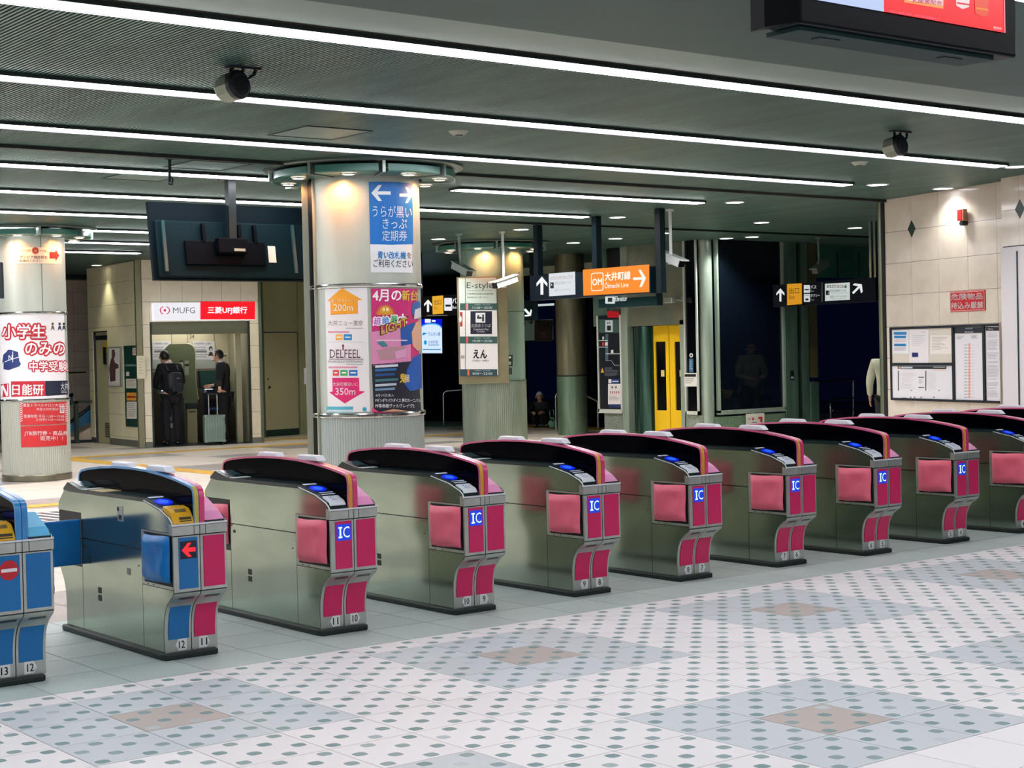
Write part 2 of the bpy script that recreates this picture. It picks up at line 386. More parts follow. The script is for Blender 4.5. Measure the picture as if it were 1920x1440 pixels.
for y, o_ in zip((4.6, 2.4, .2, -2.0, -4.4), ('nearest', 'second', 'third', 'fourth', 'fifth')):
    strip_light(y, -6, 12, o_ + ' ceiling light strip over and behind the photographer, outside the picture', z=HC - .06)
# dark rails and hatches on the ceiling
struct('trim_1', MB().box(-7, 21, 12.66, 12.72, HC - .03, HC), mat('0c1716', .5), label='thin dark rail along the ceiling by the big column')
struct('trim_2', MB().box(9, 21, 17.1, 17.16, HC - .025, HC), mat('0c1716', .5), label='thin dark rail along the ceiling behind the orange sign')
def hatch(cx, cy, label, s=.6):
    o = thing('access_hatch', label, 'access hatch', (cx, cy, HC))
    mb = MB(); h = s / 2
    for a in ((-h, h, -h, -h + .012), (-h, h, h - .012, h), (-h, -h + .012, -h, h), (h - .012, h, -h, h)): mb.box(a[0], a[1], a[2], a[3], -.006, 0)
    mb.build('rim', mat('14211f', .5), o); MB().box(-h + .012, h - .012, -h + .012, h - .012, -.002, 0).build('cover', CEIL, o)
for px, py, lb in ((600, 249, 'square ceiling hatch in front of the big column'), (270, 331, 'square ceiling hatch left of the hanging monitor pole'), (390, 310, 'square ceiling hatch between hook and big column')):
    p = onz(px, py, HC); hatch(p.x, p.y, lb)
# enclosing walls out of view
WALLP = mat('b8b4a8', .6)
struct('wall_rear', MB().box(-8, 22, -8.2, -8, 0, HC), WALLP)
struct('wall_left', MB().box(-8.2, -8, -8.2, 40, 0, HC), WALLP)

# ---- tiled walls
def tile_wall(parent, us, zs, m, holes=(), thick=.012, gap=.005, u0=0., z0=0.):
    cache = {}
    for a, b in zip(us, us[1:]):
        for c, d in zip(zs, zs[1:]):
            rects = [(a, b, c, d)]
            for h in holes:
                out = []
                for (p, q, r, s) in rects:
                    P, Q, R2, S2 = max(p, h[0]), min(q, h[1]), max(r, h[2]), min(s, h[3])
                    if P >= Q or R2 >= S2: out.append((p, q, r, s)); continue
                    out += [(p, P, r, s), (Q, q, r, s), (P, Q, r, R2), (P, Q, S2, s)]
                rects = [k for k in out if k[1] - k[0] > .015 and k[3] - k[2] > .015]
            for (p, q, r, s) in rects:
                k = (round(q - p, 3), round(s - r, 3))
                if k not in cache:
                    W2, H2 = (q - p - gap) / 2, (s - r - gap) / 2; cache[k] = MB().box(-W2, W2, -thick, 0, -H2, H2).mesh('tile', m)
                link('tile', cache[k], parent, ((p + q) / 2 - u0, 0, (r + s) / 2 - z0))
def frange(a, b, st):
    o = [a]
    while o[-1] + st < b - .02: o.append(o[-1] + st)
    return o + [b]
# right wall
WR = PF(15.81, 12.70, math.atan2(-2.07, -.58))
uR = WR.uz(1877, 500)[0]
wr = struct('wall_right', MB().box(0, uR + .6, 0, .25, 0, HC), JOINT, loc=(15.81, 12.7, 0), rz=WR.rz, label='marble tiled wall with notice board on the right')
zj = WR.uz(1711, 430.6)[1]; dz = zj - WR.uz(1711, 491)[1]
zs = [0] + [zj - k * dz for k in range(int(zj / dz), -1, -1)] + [zj + dz if zj + dz < HC - .05 else HC]
if zs[-1] < HC: zs.append(HC)
us = [0] + [WR.uz(x, 520)[0] for x in (1711, 1762, 1817, 1872)] + [uR + .3, uR + .6]
tile_wall(wr, us, zs, MARBLE, gap=.004)
for nm, pf, px, py in (('a', WR, 1711, 429),):
    u, z = pf.uz(px, py); s_ = .075
    MB().prism([(u - s_, z), (u, z - s_ * 1.35), (u + s_, z), (u, z + s_ * 1.35)], -.016, -.008, 'y').build('diamond_inlay', mat('14302f', .3), wr)
# the projecting pier at the right edge of the picture
W2 = PF(*(WR.o + WR.d * PF(*(WR.o - WR.n * .24), WR.rz).uz(1878, 500)[0]), WR.rz)
zt = W2.uz(1885, 466)[1]
pr = struct('wall_right_pier', MB().box(0, 2.5, -.22, .25, 0, HC), JOINT, loc=(W2.o.x, W2.o.y, 0), rz=W2.rz, label='projecting pier with marble above and a white panel below')
W2f = PF(*(W2.o - W2.n * .22), W2.rz)
zz = [zt, W2f.uz(1912, 392)[1], HC]
uu = [0, W2f.uz(1912, 392)[0], 1.0, 1.6, 2.5]
cachep = {}
for a, b in zip(uu, uu[1:]):
    for c, d in zip(zz, zz[1:]):
        MB().box(a + .002, b - .002, -.232, -.22, c + .002, d - .002).build('tile', MARBLE, pr)
u, z = W2f.uz(1914, 392); s_ = .075
MB().prism([(u - s_, z), (u, z - s_ * 1.35), (u + s_, z), (u, z + s_ * 1.35)], -.236, -.22, 'y').build('diamond_inlay', mat('14302f', .3), pr)
MB().box(.0, 2.5, -.25, -.22, 0, zt - .01).build('white_panel', mat('dfdbe0', .45), pr, label='white panel')
ue = W2f.uz(1913, 600)[0]
MB().box(ue, ue + .012, -.262, -.25, 0, zt - .06).build('steel_edge', mat('40545a', .3, .8), pr)
# ================================================================== TICKET GATES
W = .305
FRONT = [(0, .352), (.008, .338), (.035, .322), (.065, .300), (.092, .268), (.110, .230), (.120, .185), (.124, .14), (.122, .03)]   # front, top to bottom
REAR = [(1.372, .03), (1.372, .14), (1.374, .19), (1.382, .24), (1.402, .29), (1.432, .332), (1.452, .362), (1.46, .39)]
TOPL = [(1.46, .66), (1.45, .735), (1.365, .812), (1.30, .807), (.31, .807), (.14, .772), (.03, .733), (.006, .716), (0, .690)]
PROFILE = FRONT + REAR + TOPL            # closed loop
mc = {}
def cmesh(key, fn):
    if key not in mc: mc[key] = fn()
    return mc[key]
PINK = 'd2145f'
BLUE = '006cae'
PADP = noisy('f5748d', 'e9667f', 6, .5); PADB = noisy('0a7cc8', '066cb6', 6, .42)
LPNK = noisy('eb93c6', 'e389bf', 3, .35); LBLU = noisy('4aaee2', '55b9e0', 6, .3)
def pad_mesh(m):
    mb = MB(); ny, nz = 12, 10; v = []; fs = []
    rnd = random.Random(3)
    for j in range(nz + 1):
        for i in range(ny + 1):
            a, b = i / ny, j / nz
            e = min(min(a, 1 - a) * ny / 1.2, 1) * min(min(b, 1 - b) * nz / 1.2, 1)
            wr_ = .0075 * math.sin(7 * b + 9 * a * (1 - a) + 2 * math.sin(5 * a)) * (1 - a) + rnd.uniform(-.0022, .0022)
            x = -.003 - .026 * e ** .5 + wr_ * e
            v.append((x, .025 + .305 * a + .004 * math.sin(b * 6) * (a < .1), .398 + .240 * b + .004 * math.sin(a * 5 + 1)))
    for j in range(nz):
        for i in range(ny): p = j * (ny + 1) + i; fs.append((p, p + 1, p + ny + 2, p + ny + 1))
    mb.add(v, fs); return mb.mesh('pad', m, 70)
def side_polys():
    fr = FRONT
    return dict(
        lower=[(.357, .03), (.357, .366), (0.002, .366)] + fr,
        upper=[(0.0, .690), (.0, .660), (.36, .660), (.36, .552), (1.132, .552), (1.132, .692), (1.457, .692), (1.45, .735), (1.365, .809), (1.30, .802), (.31, .802), (.14, .767), (.03, .728), (.006, .711)],
        mid=[(.361, .03), (1.130, .03), (1.130, .546), (.361, .546)],
        rear=[(1.135, .03)] + REAR[0:7] + [(1.457, .385), (1.135, .385)])
def arch_prof(dy=0., dz=0.):
    return [(0.0, .70), (-.002, .80), (.0, .845), (.008, .872), (.03, .889), (.08, .900), (.2, .919), (.35, .937), (.55, .952), (.75, .957), (.95, .955), (1.15, .945), (1.33, .928), (1.41, .915), (1.445, .898), (1.458, .868), (1.46, .80)]
NUMB = {}
def gate(k, xl, yf, ln, rn, left='pink', right='pink', sign='ic', vents=True, label='', door=None):
    t = thing('ticket_gate', label, 'ticket gate', (xl, yf, 0), group='automatic ticket gates')
    L = lambda nm, key, fn, **q: link(nm, cmesh(key, fn), t, **q)
    L('plinth', 'plinth', lambda: MB().prism([(-.016, .072), (W - .022, .072), (W - .016, .10), (W - .016, 1.41), (-.016, 1.41), (-.026, 1.38), (-.026, .12)], 0, .032, 'z').mesh('plinth', RUBBER), bevel=.008)
    def chassis():
        inner = [(y + (.004 if y < .7 else -.004), z - (.004 if z > .5 else 0)) for y, z in PROFILE]
        return MB().prism(inner, .004, W - .004).mesh('chassis', mat('1c2626', .4, .6))
    L('chassis', 'chassis', chassis)
    for nm, key in (('side_panel', 'lower'), ('side_panel', 'upper'), ('side_panel', 'mid'), ('side_panel', 'rear')):
        L(nm, 'sp' + key, lambda key=key: MB().prism(side_polys()[key], 0, .004).mesh('side_panel', STEEL))
    L('side_panel', 'spR', lambda: MB().prism(PROFILE, W - .004, W).mesh('side_panel', STEEL))
    # flap wells and their pads
    L('flap_well', 'well', lambda: MB().box(.003, .006, .012, .355, .37, .657).mesh('flap_well', mat('05090c', .5)))
    L('flap_frame', 'wfr', lambda: MB().box(-.001, .005, .330, .357, .370, .657).box(-.001, .005, .004, .33, .370, .385).box(-.001, .005, .004, .33, .648, .657).mesh('flap_frame', SILVER))
    pm = PADB if left == 'blue' else PADP
    L('flap_pad', 'pad' + left, lambda: pad_mesh(pm))
    L('flap_well', 'wellr', lambda: MB().box(.003, .006, 1.137, 1.455, .389, .689).mesh('flap_well', mat('05090c', .5)))
    if not door:
        o = link('flap_pad', cmesh('pad' + left, lambda: pad_mesh(pm)), t, (0, 1.128, .02))
    o = link('flap_pad', cmesh('pad' + right, lambda: pad_mesh(PADB if right == 'blue' else PADP)), t, (W, 1.46, .02), math.pi)
    o = link('flap_pad', cmesh('pad' + right, lambda: pad_mesh(PADB if right == 'blue' else PADP)), t, (W, .36, 0), math.pi)
    # front castings: two halves with an S-shaped foot
    def cover(x0, x1):
        mb = MB(); mb.box(x0, x1, -.006, .006, .356, .640); mb.strip(FRONT, x0, x1, -.006); return mb.mesh('front_cover', SILVER, 40)
    L('front_cover', 'fcL', lambda: cover(.003, .150)); L('front_cover', 'fcR', lambda: cover(.155, W - .003))
    def collar():
        mb = MB()
        for a, b in ((-.002, .118), (.122, .150), (.154, .183), (.187, W + .002)): mb.prism([(-.010, .646), (.03, .646), (.03, .704), (-.002, .700), (-.010, .69)], a, b)
        return mb.mesh('collar', SILVER)
    L('collar', 'collar', collar)
    L('rim', 'rim', lambda: MB().strip([(.32, .808), (.14, .773), (.03, .734), (.004, .716), (-.008, .694)], -.003, .0035, -.004).box(-.003, W + .003, -.0125, -.003, .695, .703).mesh('rim', mat('dfe2e6', .3)), label='white rim')
    cL = BLUE if left == 'blue' else PINK; cR = BLUE if right == 'blue' else PINK
    def up(x0, x1, c): return MB().box(x0, x1, -.009, -.006, .372, .634).mesh('colour_plate', mat(c, .4))
    L('colour_plate', 'upL' + cL, lambda: up(.032, .138, cL)); L('colour_plate', 'upR' + cR, lambda: up(.170, .290, cR))
    low = [(y - .006 - (0.004 if z > .27 else 0), z - (.006 if z > .27 else 0)) for y, z in FRONT[4:8]]
    lowp = [(.0825, .274)] + [(.100, .236), (.1115, .188), (.1165, .14), (.116, .098)]
    def lo(x0, x1, c): return MB().strip(lowp, x0, x1, -.003).mesh('colour_plate', mat(c, .4), 40)
    L('colour_plate', 'loL' + cL, lambda: lo(.022, .138, cL)); L('colour_plate', 'loR' + cR, lambda: lo(.168, .288, cR))
    def slot(x0): return MB().prism([(.020, .329), (.048, .311), (.046, .307), (.018, .325)], x0, x0 + .085).mesh('grip_slot', mat('5d6462', .4, .7))
    L('grip_slot', 'slL', lambda: slot(.045)); L('grip_slot', 'slR', lambda: slot(.19))
    # lane numbers on arrow-shaped plates
    for num, x, d in ((ln, .094, -1), (rn, .222, 1)):
        def plate(): 
            h, w2 = .030, .030; pts = [(-w2, -h), (w2 * .55, -h), (w2 * 1.15, 0), (w2 * .55, h), (-w2, h)]
            return MB().prism([(d * p[0], p[1]) for p in pts], .1135, .116, 'y').mesh('number_plate', mat('e9ecec', .4))
        o = link('number_plate', cmesh(('np', d), plate), t, (x, 0, .068))
        vs_, fs_ = text2d(num); vs_ = vs_ + [(a + .05, b) for a, b in vs_]; fs_ = fs_ + [tuple(i + len(vs_) // 2 for i in f) for f in fs_]; wd = .0165 * len(num) + (.004 if len(num) == 1 else 0); h = .038
        me = bpy.data.meshes.new('numeral'); me.from_pydata([((a - .5) * wd, .1125, (b - .5) * h) for a, b in vs_], [], fs_); me.materials.append(mat('0a0d12', .5)); link('numeral', me, o)
    # display on the left upper plate
    if sign == 'ic':
        dsp = L('display', 'dsp_ic', lambda: MB().box(.040, .130, -.011, -.009, .528, .618).mesh('display', mat('0b3fe0', emit=.9)), label='lit blue display')
        def ic():
            mb = MB(); vs_, fs_ = text2d('C'); mb.add([(.080 + a * .042, -.012, .542 + b * .062) for a, b in vs_], fs_)
            for q in ((.057, .068, .542, .604), (.050, .075, .542, .551), (.050, .075, .595, .604)): mb.add([(q[0], -.012, q[2]), (q[1], -.012, q[2]), (q[1], -.012, q[3]), (q[0], -.012, q[3])], [(0, 1, 2, 3)])
            return mb.mesh('lettering', mat('d8f0ff', emit=1.2))
        link('lettering', cmesh('ic', ic), dsp)
    elif sign == 'arrow':
        dsp = L('display', 'dsp_k', lambda: MB().box(.040, .130, -.011, -.009, .525, .615).mesh('display', mat('090b1e', .2)), label='dark display')
        pts = [(-.5, 0), (-.05, .46), (.22, .46), (-.05, .14), (.5, .14), (.5, -.14), (-.05, -.14), (.22, -.46), (-.05, -.46)]
        me = MB().add([(.085 + x * .078, -.012, .570 + y * .078) for x, y in pts], [tuple(range(9))]).mesh('arrow', mat('ff2434', emit=1.1)); link('arrow', me, dsp, label='lit red arrow')
    elif sign == 'noentry':
        dsp = link('sticker', MB().lathe([(.0, 0), (.047, 0), (.047, .002), (0, .002)], 28).mesh('sticker', mat('c2182a', .4)), t, (.085, -.009, .565), label='red no entry sign'); dsp.rotation_euler = (math.pi / 2, 0, 0)
        link('bar', MB().box(-.038, .038, -.008, .008, .002, .0035).mesh('bar', mat('e8e6ea', .4)), dsp)
    # deck on the left side
    L('deck', 'deck', lambda: MB().prism([(.008, .708), (.03, .738), (.14, .779), (.30, .822), (1.16, .822), (1.20, .832), (1.32, .856), (1.385, .818), (1.37, .78), (.02, .70)], .003, .128).mesh('deck', mat('0d2226', .25)))
    L('rear_display', 'rdsp', lambda: MB().add([(.03, 1.205, .8345), (.115, 1.205, .8345), (.115, 1.315, .8565), (.03, 1.315, .8565)], [(0, 1, 2, 3)]).mesh('rear_display', mat('27444a', .1)))
    L('label_strip', 'rls', lambda: MB().box(.012, .125, 1.09, 1.15, .821, .8245).mesh('label_strip', mat('d7dee0', .4)))
    def rd(): # blue reader disc lying on the sloping front of the deck
        mb = MB(); n = 24
        c = Vector((.066, .222, .8011)); ty = Vector((0, .16, .043)).normalized(); tx = Vector((1, 0, 0)); nn = tx.cross(ty)
        for r0, mi, up_ in ((.049, 0, .003), (.029, 1, .0045)):
            v = [c + (tx * math.cos(a) + ty * math.sin(a)) * r0 + nn * up_ for a in [2 * math.pi * i / n for i in range(n)]]; mb.add(v, [tuple(range(n))], mi)
        return mb.mesh('card_reader', [mat('0a28e8', emit=1.0), mat('2f6dff', emit=1.0)])
    L('card_reader', 'rd', rd, label='glowing blue card reader')
    def strip_(y0, y1, x0, x1):
        zf = lambda y: .779 + (y - .14) * .269 + .003 if y > .14 else .738 + (y - .03) * .3727 + .003
        return MB().add([(x0, y0, zf(y0)), (x1, y0, zf(y0)), (x1, y1, zf(y1)), (x0, y1, zf(y1))], [(0, 1, 2, 3)]).mesh('label_strip', mat('c9d3e6', .4))
    for i, q in enumerate(((.285, .305, .015, .10), (.145, .157, .03, .12), (.120, .132, .03, .12))): L('label_strip', 'lst%d' % i, lambda: strip_(*q))
    if sign == 'arrow' or sign == 'noentry':
        o = L('ticket_slot', 'yslot', lambda: MB().prism([(-.006, .703), (-.001, .722), (.028, .763), (.05, .780), (.112, .790), (.118, .76), (.03, .705)], .008, .124).mesh('ticket_slot', mat('d8a41c', .35)), bevel=.004, label='yellow ticket slot')
        link('mouth', cmesh('mouth', lambda: MB().prism([(.026, .7625), (.044, .7775), (.048, .776), (.031, .7595)], .035, .098).mesh('mouth', mat('6b5210', .5))), o)
        link('sticker', cmesh('ysl', lambda: MB().prism([(-.004, .716), (.008, .7375), (.011, .7355), (-.002, .714)], .045, .112).mesh('sticker', mat('2b2a1c', .5))), o)
        L('deck_tray', 'dtr', lambda: MB().box(.012, .122, .86, 1.04, .821, .8245).mesh('deck_tray', mat('cdb98a', .4)))
    else:
        o = L('ticket_label', 'wlab', lambda: MB().prism([(.014, .723), (.032, .7455), (.095, .7695), (.095, .758), (.034, .735), (.02, .715)], .018, .118).mesh('ticket_label', mat('dfe6ee', .4)))
        def tl():
            mb = MB(); vs_, fs_ = text2d('IC'); f = lambda a, b: (.05 + a * .026, .062 + b * .024, .7580 + b * .00914)
            mb.add([f(a, b) for a, b in vs_], fs_); vs_, fs_ = text2d('専用'); f2 = lambda a, b: (.047 + a * .034, .038 + b * .016, .7489 + b * .0061); mb.add([f2(a, b) for a, b in vs_], fs_)
            return mb.mesh('lettering', mat('2a6fc0', .5))
        link('lettering', cmesh('tl', tl), o)
    # sloping cover on the right side
    rm = LBLU if right == 'blue' else LPNK
    L('exit_cover', 'xc' + right, lambda: MB().prism([(.004, .712), (.06, .752), (.19, .812), (.23, .812), (.23, .78), (.02, .70)], .190, W - .004).mesh('exit_cover', rm), bevel=.003, label='pale sloping cover')
    L('deck', 'deckR', lambda: MB().box(.19, W - .008, .23, 1.36, .79, .808).box(.19, W - .006, -.002, .012, .702, .712).mesh('deck', mat('0d2226', .3)))
    # arched centre wall
    A = arch_prof()
    inner = [(y + (.012 if y < .3 else (-.012 if y > 1.3 else 0)), z - (.008 if .05 < y < 1.4 else .0)) for y, z in A]
    L('centre_wall', 'cw', lambda: MB().prism(inner, .131, .181).mesh('centre_wall', mat('010207', .12, spec=.02)))
    EL = mat('1b86c8' if left == 'blue' else 'cc4a80', .25, coat=1.); ER = mat('1b7fc4' if right == 'blue' else 'd42a74', .25, coat=1.)
    L('edge_band', 'ebL' + left, lambda: MB().strip(A, .126, .1545, -.012).mesh('edge_band', EL, 40))
    L('edge_band', 'ebR' + right, lambda: MB().strip(A, .1575, .186, -.012).mesh('edge_band', ER, 40))
    if not (left == 'blue' and right == 'blue'):
        gold = 'd39a2a' if left == 'pink' else 'c8b04a'
        L('warning_sticker', 'wst' + left, lambda: MB().strip(A[:5], .129, .152, .0012).mesh('warning_sticker', mat(gold, .4), 40), label='gold strip sticker')
    def bump(y0, y1):
        z0 = .945; return MB().prism([(y0 - .018, z0), (y0 + .02, .976), (y1 - .02, .977), (y1 + .018, z0)], .138, .196).mesh('sensor_cap', mat('dcdfe8', .35))
    L('sensor_cap', 'bp1', lambda: bump(.80, 1.03), bevel=.006); L('sensor_cap', 'bp2', lambda: bump(.345, .575), bevel=.006)
    # small fittings
    if vents:
        L('vent', 'vent', lambda: MB().box(-.002, .003, .885, .925, .262, .294).box(-.002, .003, .885, .925, .220, .252).mesh('vent', mat('1a2322', .6)))
    L('lock', 'lock', lambda: MB().tube([(-.004, 1.085, .505), (.002, 1.085, .505)], .010, 10).tube([(-.003, .40, .46), (.002, .40, .46)], .004, 8).tube([(-.003, 1.115, .54), (.002, 1.115, .54)], .004, 8).mesh('lock', mat('4a504a', .3, .8)))
    L('screw', 'scr', lambda: MB().tube([(-.003, .29, .377), (0, .29, .377)], .004, 8).tube([(-.003, .22, .377), (0, .22, .377)], .004, 8).mesh('screw', mat('23302f', .4, .8)))
    if sign == 'arrow':
        o = L('coin_latch', 'latch', lambda: MB().box(-.003, .003, .575, .645, .68, .765).mesh('coin_latch', SILVER), bevel=.002)
        link('slot', MB().box(-.0045, -.002, .590, .625, .690, .715).tube([(-.0045, .632, .745), (-.002, .632, .745)], .013, 12).mesh('slot', mat('1d2a35', .4)), o)
        L('key_slot', 'ks', lambda: MB().box(-.002, .003, 1.02, 1.035, .415, .455).mesh('key_slot', mat('0c1414', .5)))
        L('rating_label', 'rl', lambda: MB().box(-.001, .003, .50, .545, .40, .435).mesh('rating_label', mat('7f8880', .5)))
    if door:
        link('flap_door', MB().box(-.43, -.002, 1.135, 1.165, .40, .655).mesh('flap_door', PADB), t, bevel=.008, label='blue flap door shut across the lane')
    return t
GX = [2.70, 3.65, 4.609, 5.545, 6.481, 7.39, 8.328, 9.205, 10.155, 11.09, 12.02]
GY = [7.45, 7.49, 7.535, 7.572, 7.592, 7.59, 7.59, 7.541, 7.549, 7.54, 7.54]
LN = ['13', '12', '11', '10', '9', '8', '7', '6', '5', '4', '3']; RNM = ['12', '11', '10', '9', '8', '7', '6', '5', '4', '3', '2']
for k in range(11):
    lf = 'blue' if k < 2 else 'pink'; rg = 'blue' if k == 0 else 'pink'
    sg = 'noentry' if k == 0 else 'arrow' if k == 1 else 'ic'
    lab = ['blue ticket gate with lane plates 13 and 12, cut by the left edge', 'ticket gate with lane plates 12 and 11, half blue, half pink, lit red arrow'][k] if k < 2 else 'pink and steel ticket gate, %s from the left, lane plates %s and %s' % (('third', 'fourth', 'fifth', 'sixth', 'seventh', 'eighth', 'ninth', 'tenth', 'eleventh')[k - 2], LN[k], RNM[k])
    if k == 9: lab = 'ticket gate cut by the right edge, only flap pad and arch showing'
    if k == 10: lab = 'furthest ticket gate at the right edge, only its arch top showing'
    gate(k, GX[k], GY[k], LN[k], RNM[k], lf, rg, sg, k < 4, lab, door=(k == 1))
# ================================================================== COLUMNS
def ring_canopy(t, r, zt, n=8, a_off=0.):
    """Round canopy under the ceiling: steel ring, teal glass segments, brackets and warm downlights."""
    MB().lathe([(r + .06, zt - .03), (r + .40, zt - .03), (r + .42, zt - .02), (r + .42, zt), (r + .06, zt)], 64).build('canopy_ring', mat('55645f', .35, .6), t, 40)
    for i in range(n):
        a = a_off + 2 * math.pi * i / n; g = .05
        MB().lathe([(r + .03, zt - .125), (r + .33, zt - .125), (r + .34, zt - .115), (r + .34, zt - .055), (r + .33, zt - .05), (r + .03, zt - .05)], 10, a0=a + g, a1=a + 2 * math.pi / n - g).build('glass_segment', TEAL, t, 40)
        c, s_ = math.cos(a), math.sin(a)
        b = MB().box(r + .0, r + .37, -.014, .014, zt - .135, zt).build('bracket', mat('93a29b', .3, .8), t, rz=a)
        a2 = a + math.pi / n; rr = r + .2
        d = MB().lathe([(0, -.008), (.052, -.008), (.06, 0), (.07, .0)], 20).build('downlight', [mat('ffe9cf', emit=4.)], t, loc=(rr * math.cos(a2), rr * math.sin(a2), zt - .128), label='warm downlight')
        MB().lathe([(.055, -.010), (.075, -.010), (.078, 0), (.055, 0)], 20).build('trim_ring', CHROME, d)
def warm_spots(name, cx, cy, r, zt, angs, power=16):
    for a in angs:
        l = bpy.data.lights.new('column_downlight', 'SPOT'); l.energy = power; l.color = (1, .37, .12); l.spot_size = math.radians(165); l.spot_blend = .6; l.shadow_soft_size = .04
        o = bpy.data.objects.new('column_downlight', l); COL.objects.link(o); o.location = (cx + (r + .13) * math.cos(a), cy + (r + .13) * math.sin(a), zt - .16)
def flute_shaft(t, name, r, z0, z1, n, m, **k):
    return MB().lathe([(r, z0), (r, z1)], n * 4, flute=.006, nf=1).build(name, m, t, **k)
def shaft(t, name, r, z0, z1, m): return MB().lathe([(r, z0), (r, z1)], 72).build(name, m, t, 50)
def band(t, name, r, z0, z1, m): return MB().lathe([(r - .02, z0), (r, z0), (r + .006, z0 + .01), (r + .006, z1 - .01), (r, z1), (r - .02, z1)], 72).build(name, m, t, 30)

# ---- the big poster column in the middle
CB = atd(687, 560, 15.15); RB = .52; CBX, CBY = CB.x, CB.y
FB = CF(CBX, CBY, RB)
tB = thing('poster_column', 'big round steel column with blue arrow sign and pink poster', 'column', (CBX, CBY, 0))
zb0 = FB.uz(690, 777)[1]; zb1 = FB.uz(690, 537)[1]
flute_shaft(tB, 'fluted_base', RB - .004, .1, zb0, 118, mat('a8b3b0', .45, .35)); band(tB, 'kick_ring', RB, 0, .1, SILVER)
shaft(tB, 'shaft', RB - .008, zb0, zb1, COLSTEEL); shaft(tB, 'upper_shaft', RB, zb1, HC - .03, COLSTEEL)
band(tB, 'trim_ring', RB + .008, zb0 - .03, zb0 + .01, CHROME); band(tB, 'trim_ring', RB + .008, zb1 - .005, zb1 + .03, CHROME)
ring_canopy(tB, RB, HC - .0, 8, FB.a0 + math.radians(12))
warm_spots('b', CBX, CBY, RB, HC, [FB.a0 + math.radians(a) for a in (-24, 66, -85, 120)], 34)
sg = 1 if FB.uz(600, 560)[0] > 0 else -1; ag = FB.a0 + sg * 1.33
lo_, hi_ = sorted((FB.a0 + sg * 1.12, FB.a0 + sg * 1.5))
MB().lathe([(RB - .02, 0), (RB + .006, 0), (RB + .006, HC - .03), (RB - .02, HC - .03)], 12, a0=lo_, a1=hi_).build('dark_joint', mat('02040a', .5, spec=.08), tB, 40)
MB().box(RB - .03, RB + .02, -.007, .007, 0, HC - .03).build('edge_bar', mat('b3b7a6', .35, .5), tB, rz=FB.a0 + sg * 1.08)
MB().box(RB - .06, RB + .062, -.02, .02, 0, HC - .03).build('edge_bar', mat('a5ab9c', .35, .4), tB, rz=FB.a0 + sg * 1.52)
MB().box(RB + .055, RB + .08, -.012, .012, FB.uz(590, 720)[1], FB.uz(590, 690)[1]).build('latch', SILVER, tB, rz=FB.a0 + sg * 1.50)
# blue arrow sign with white lower panel
def curved_panel(pf, t, name, pts, col, layer=0, emit=0., base=.004, rough=.4):
    us, zs = zip(*[pf.uz(*p) for p in pts]); u0, u1, z0, z1 = min(us), max(us), min(zs), max(zs)
    return MB().lathe([(pf.r, z0), (pf.r + base, z0), (pf.r + base, z1), (pf.r, z1)], 24, a0=pf.a0 + u0 / pf.r, a1=pf.a0 + u1 / pf.r).build(name, mat(col, rough, emit=emit), t, 30)
s1 = thing('direction_sign', 'blue sign with two white arrows on the big column, white strip below', 'sign', (CBX, CBY, 0))
curved_panel(FB, s1, 'panel', [(691, 342), (773, 512)], 'dfe4ea')
c = Canvas(FB, s1, off=.004, rough=.4)
c.poly([(691, 341), (730, 341), (772, 344), (774, 458), (735, 459), (694, 458)], '0f6fc4', 1, 'blue_field')
c.arrow(714, 362, 36, 180, 'e9f2fa', 2, .17, .42); c.arrow(760, 366, 24, 0, 'e9f2fa', 2, .24, .62)
c.text('うらが黒い', 698, 385, 771, 407, 'e4eef8', 2, .004, sl=.03); c.text('きっぷ', 717, 410, 762, 429, 'e4eef8', 2, .004); c.text('定期券', 716, 432, 762, 452, 'e4eef8', 2, .004)
c.text('青い改札機', 708, 471, 760, 485, '1a86cf', 2, .02, sl=.02); c.text('を', 762, 473, 770, 484, '20303a', 2); c.text('ご利用ください', 700, 486, 773, 501, '20303a', 2, .004, sl=.02)
c.flush()
# white poster and pink poster
zt_, zbm = 541, 773
s2 = thing('wall_poster', 'white poster with orange up arrow and magenta down arrow on the big column', 'poster', (CBX, CBY, 0))
FBp = CF(CBX, CBY, RB - .008)
curved_panel(FBp, s2, 'sheet', [(610, 542), (694, 772)], 'e6e4e8', base=.006)
c = Canvas(FBp, s2, off=.006)
X = lambda x: 580 + x * 230 / 1142; Yp = lambda y: 510 + y * 290 / 1440
c.poly([(X(a), Yp(b)) for a, b in ((308, 150), (500, 262), (452, 262), (455, 388), (203, 400), (200, 270), (172, 270))], 'f0a01e', 1, 'up_arrow')
c.text('歩いてすぐそこ!', X(212), Yp(252), X(425), Yp(284), 'fff3df', 2, .01); c.text('200m', X(230), Yp(300), X(408), Yp(362), 'fff3df', 2, .01)
c.text('大井ニュー東京', X(178), Yp(450), X(500), Yp(502), '8a8478', 2); c.rect(X(340), Yp(520), X(500), Yp(527), 'a9a6a8', 2, 'small_print'); c.rect(X(180), Yp(552), X(375), Yp(566), 'd68aa0', 2, 'small_print')
c.rect(X(250), Yp(582), X(312), Yp(635), 'f0b04a', 1, 'badge'); c.rect(X(323), Yp(580), X(398), Yp(635), '1f86c6', 1, 'badge'); c.rect(X(335), Yp(602), X(386), Yp(612), 'dbeaf4', 2, 'small_print'); c.rect(X(260), Yp(602), X(304), Yp(612), 'fdf0d8', 2, 'small_print')
c.rect(X(180), Yp(650), X(500), Yp(654), 'cfccd0', 2, 'rule')
c.text('DELFEEL', X(196), Yp(722), X(476), Yp(800), '5b2a3a', 2); c.ell(X(318), Yp(688), 2, 3, '8c2030', 2); c.rect(X(312), Yp(700), X(324), Yp(730), '8c2030', 2, 'letter_stroke')
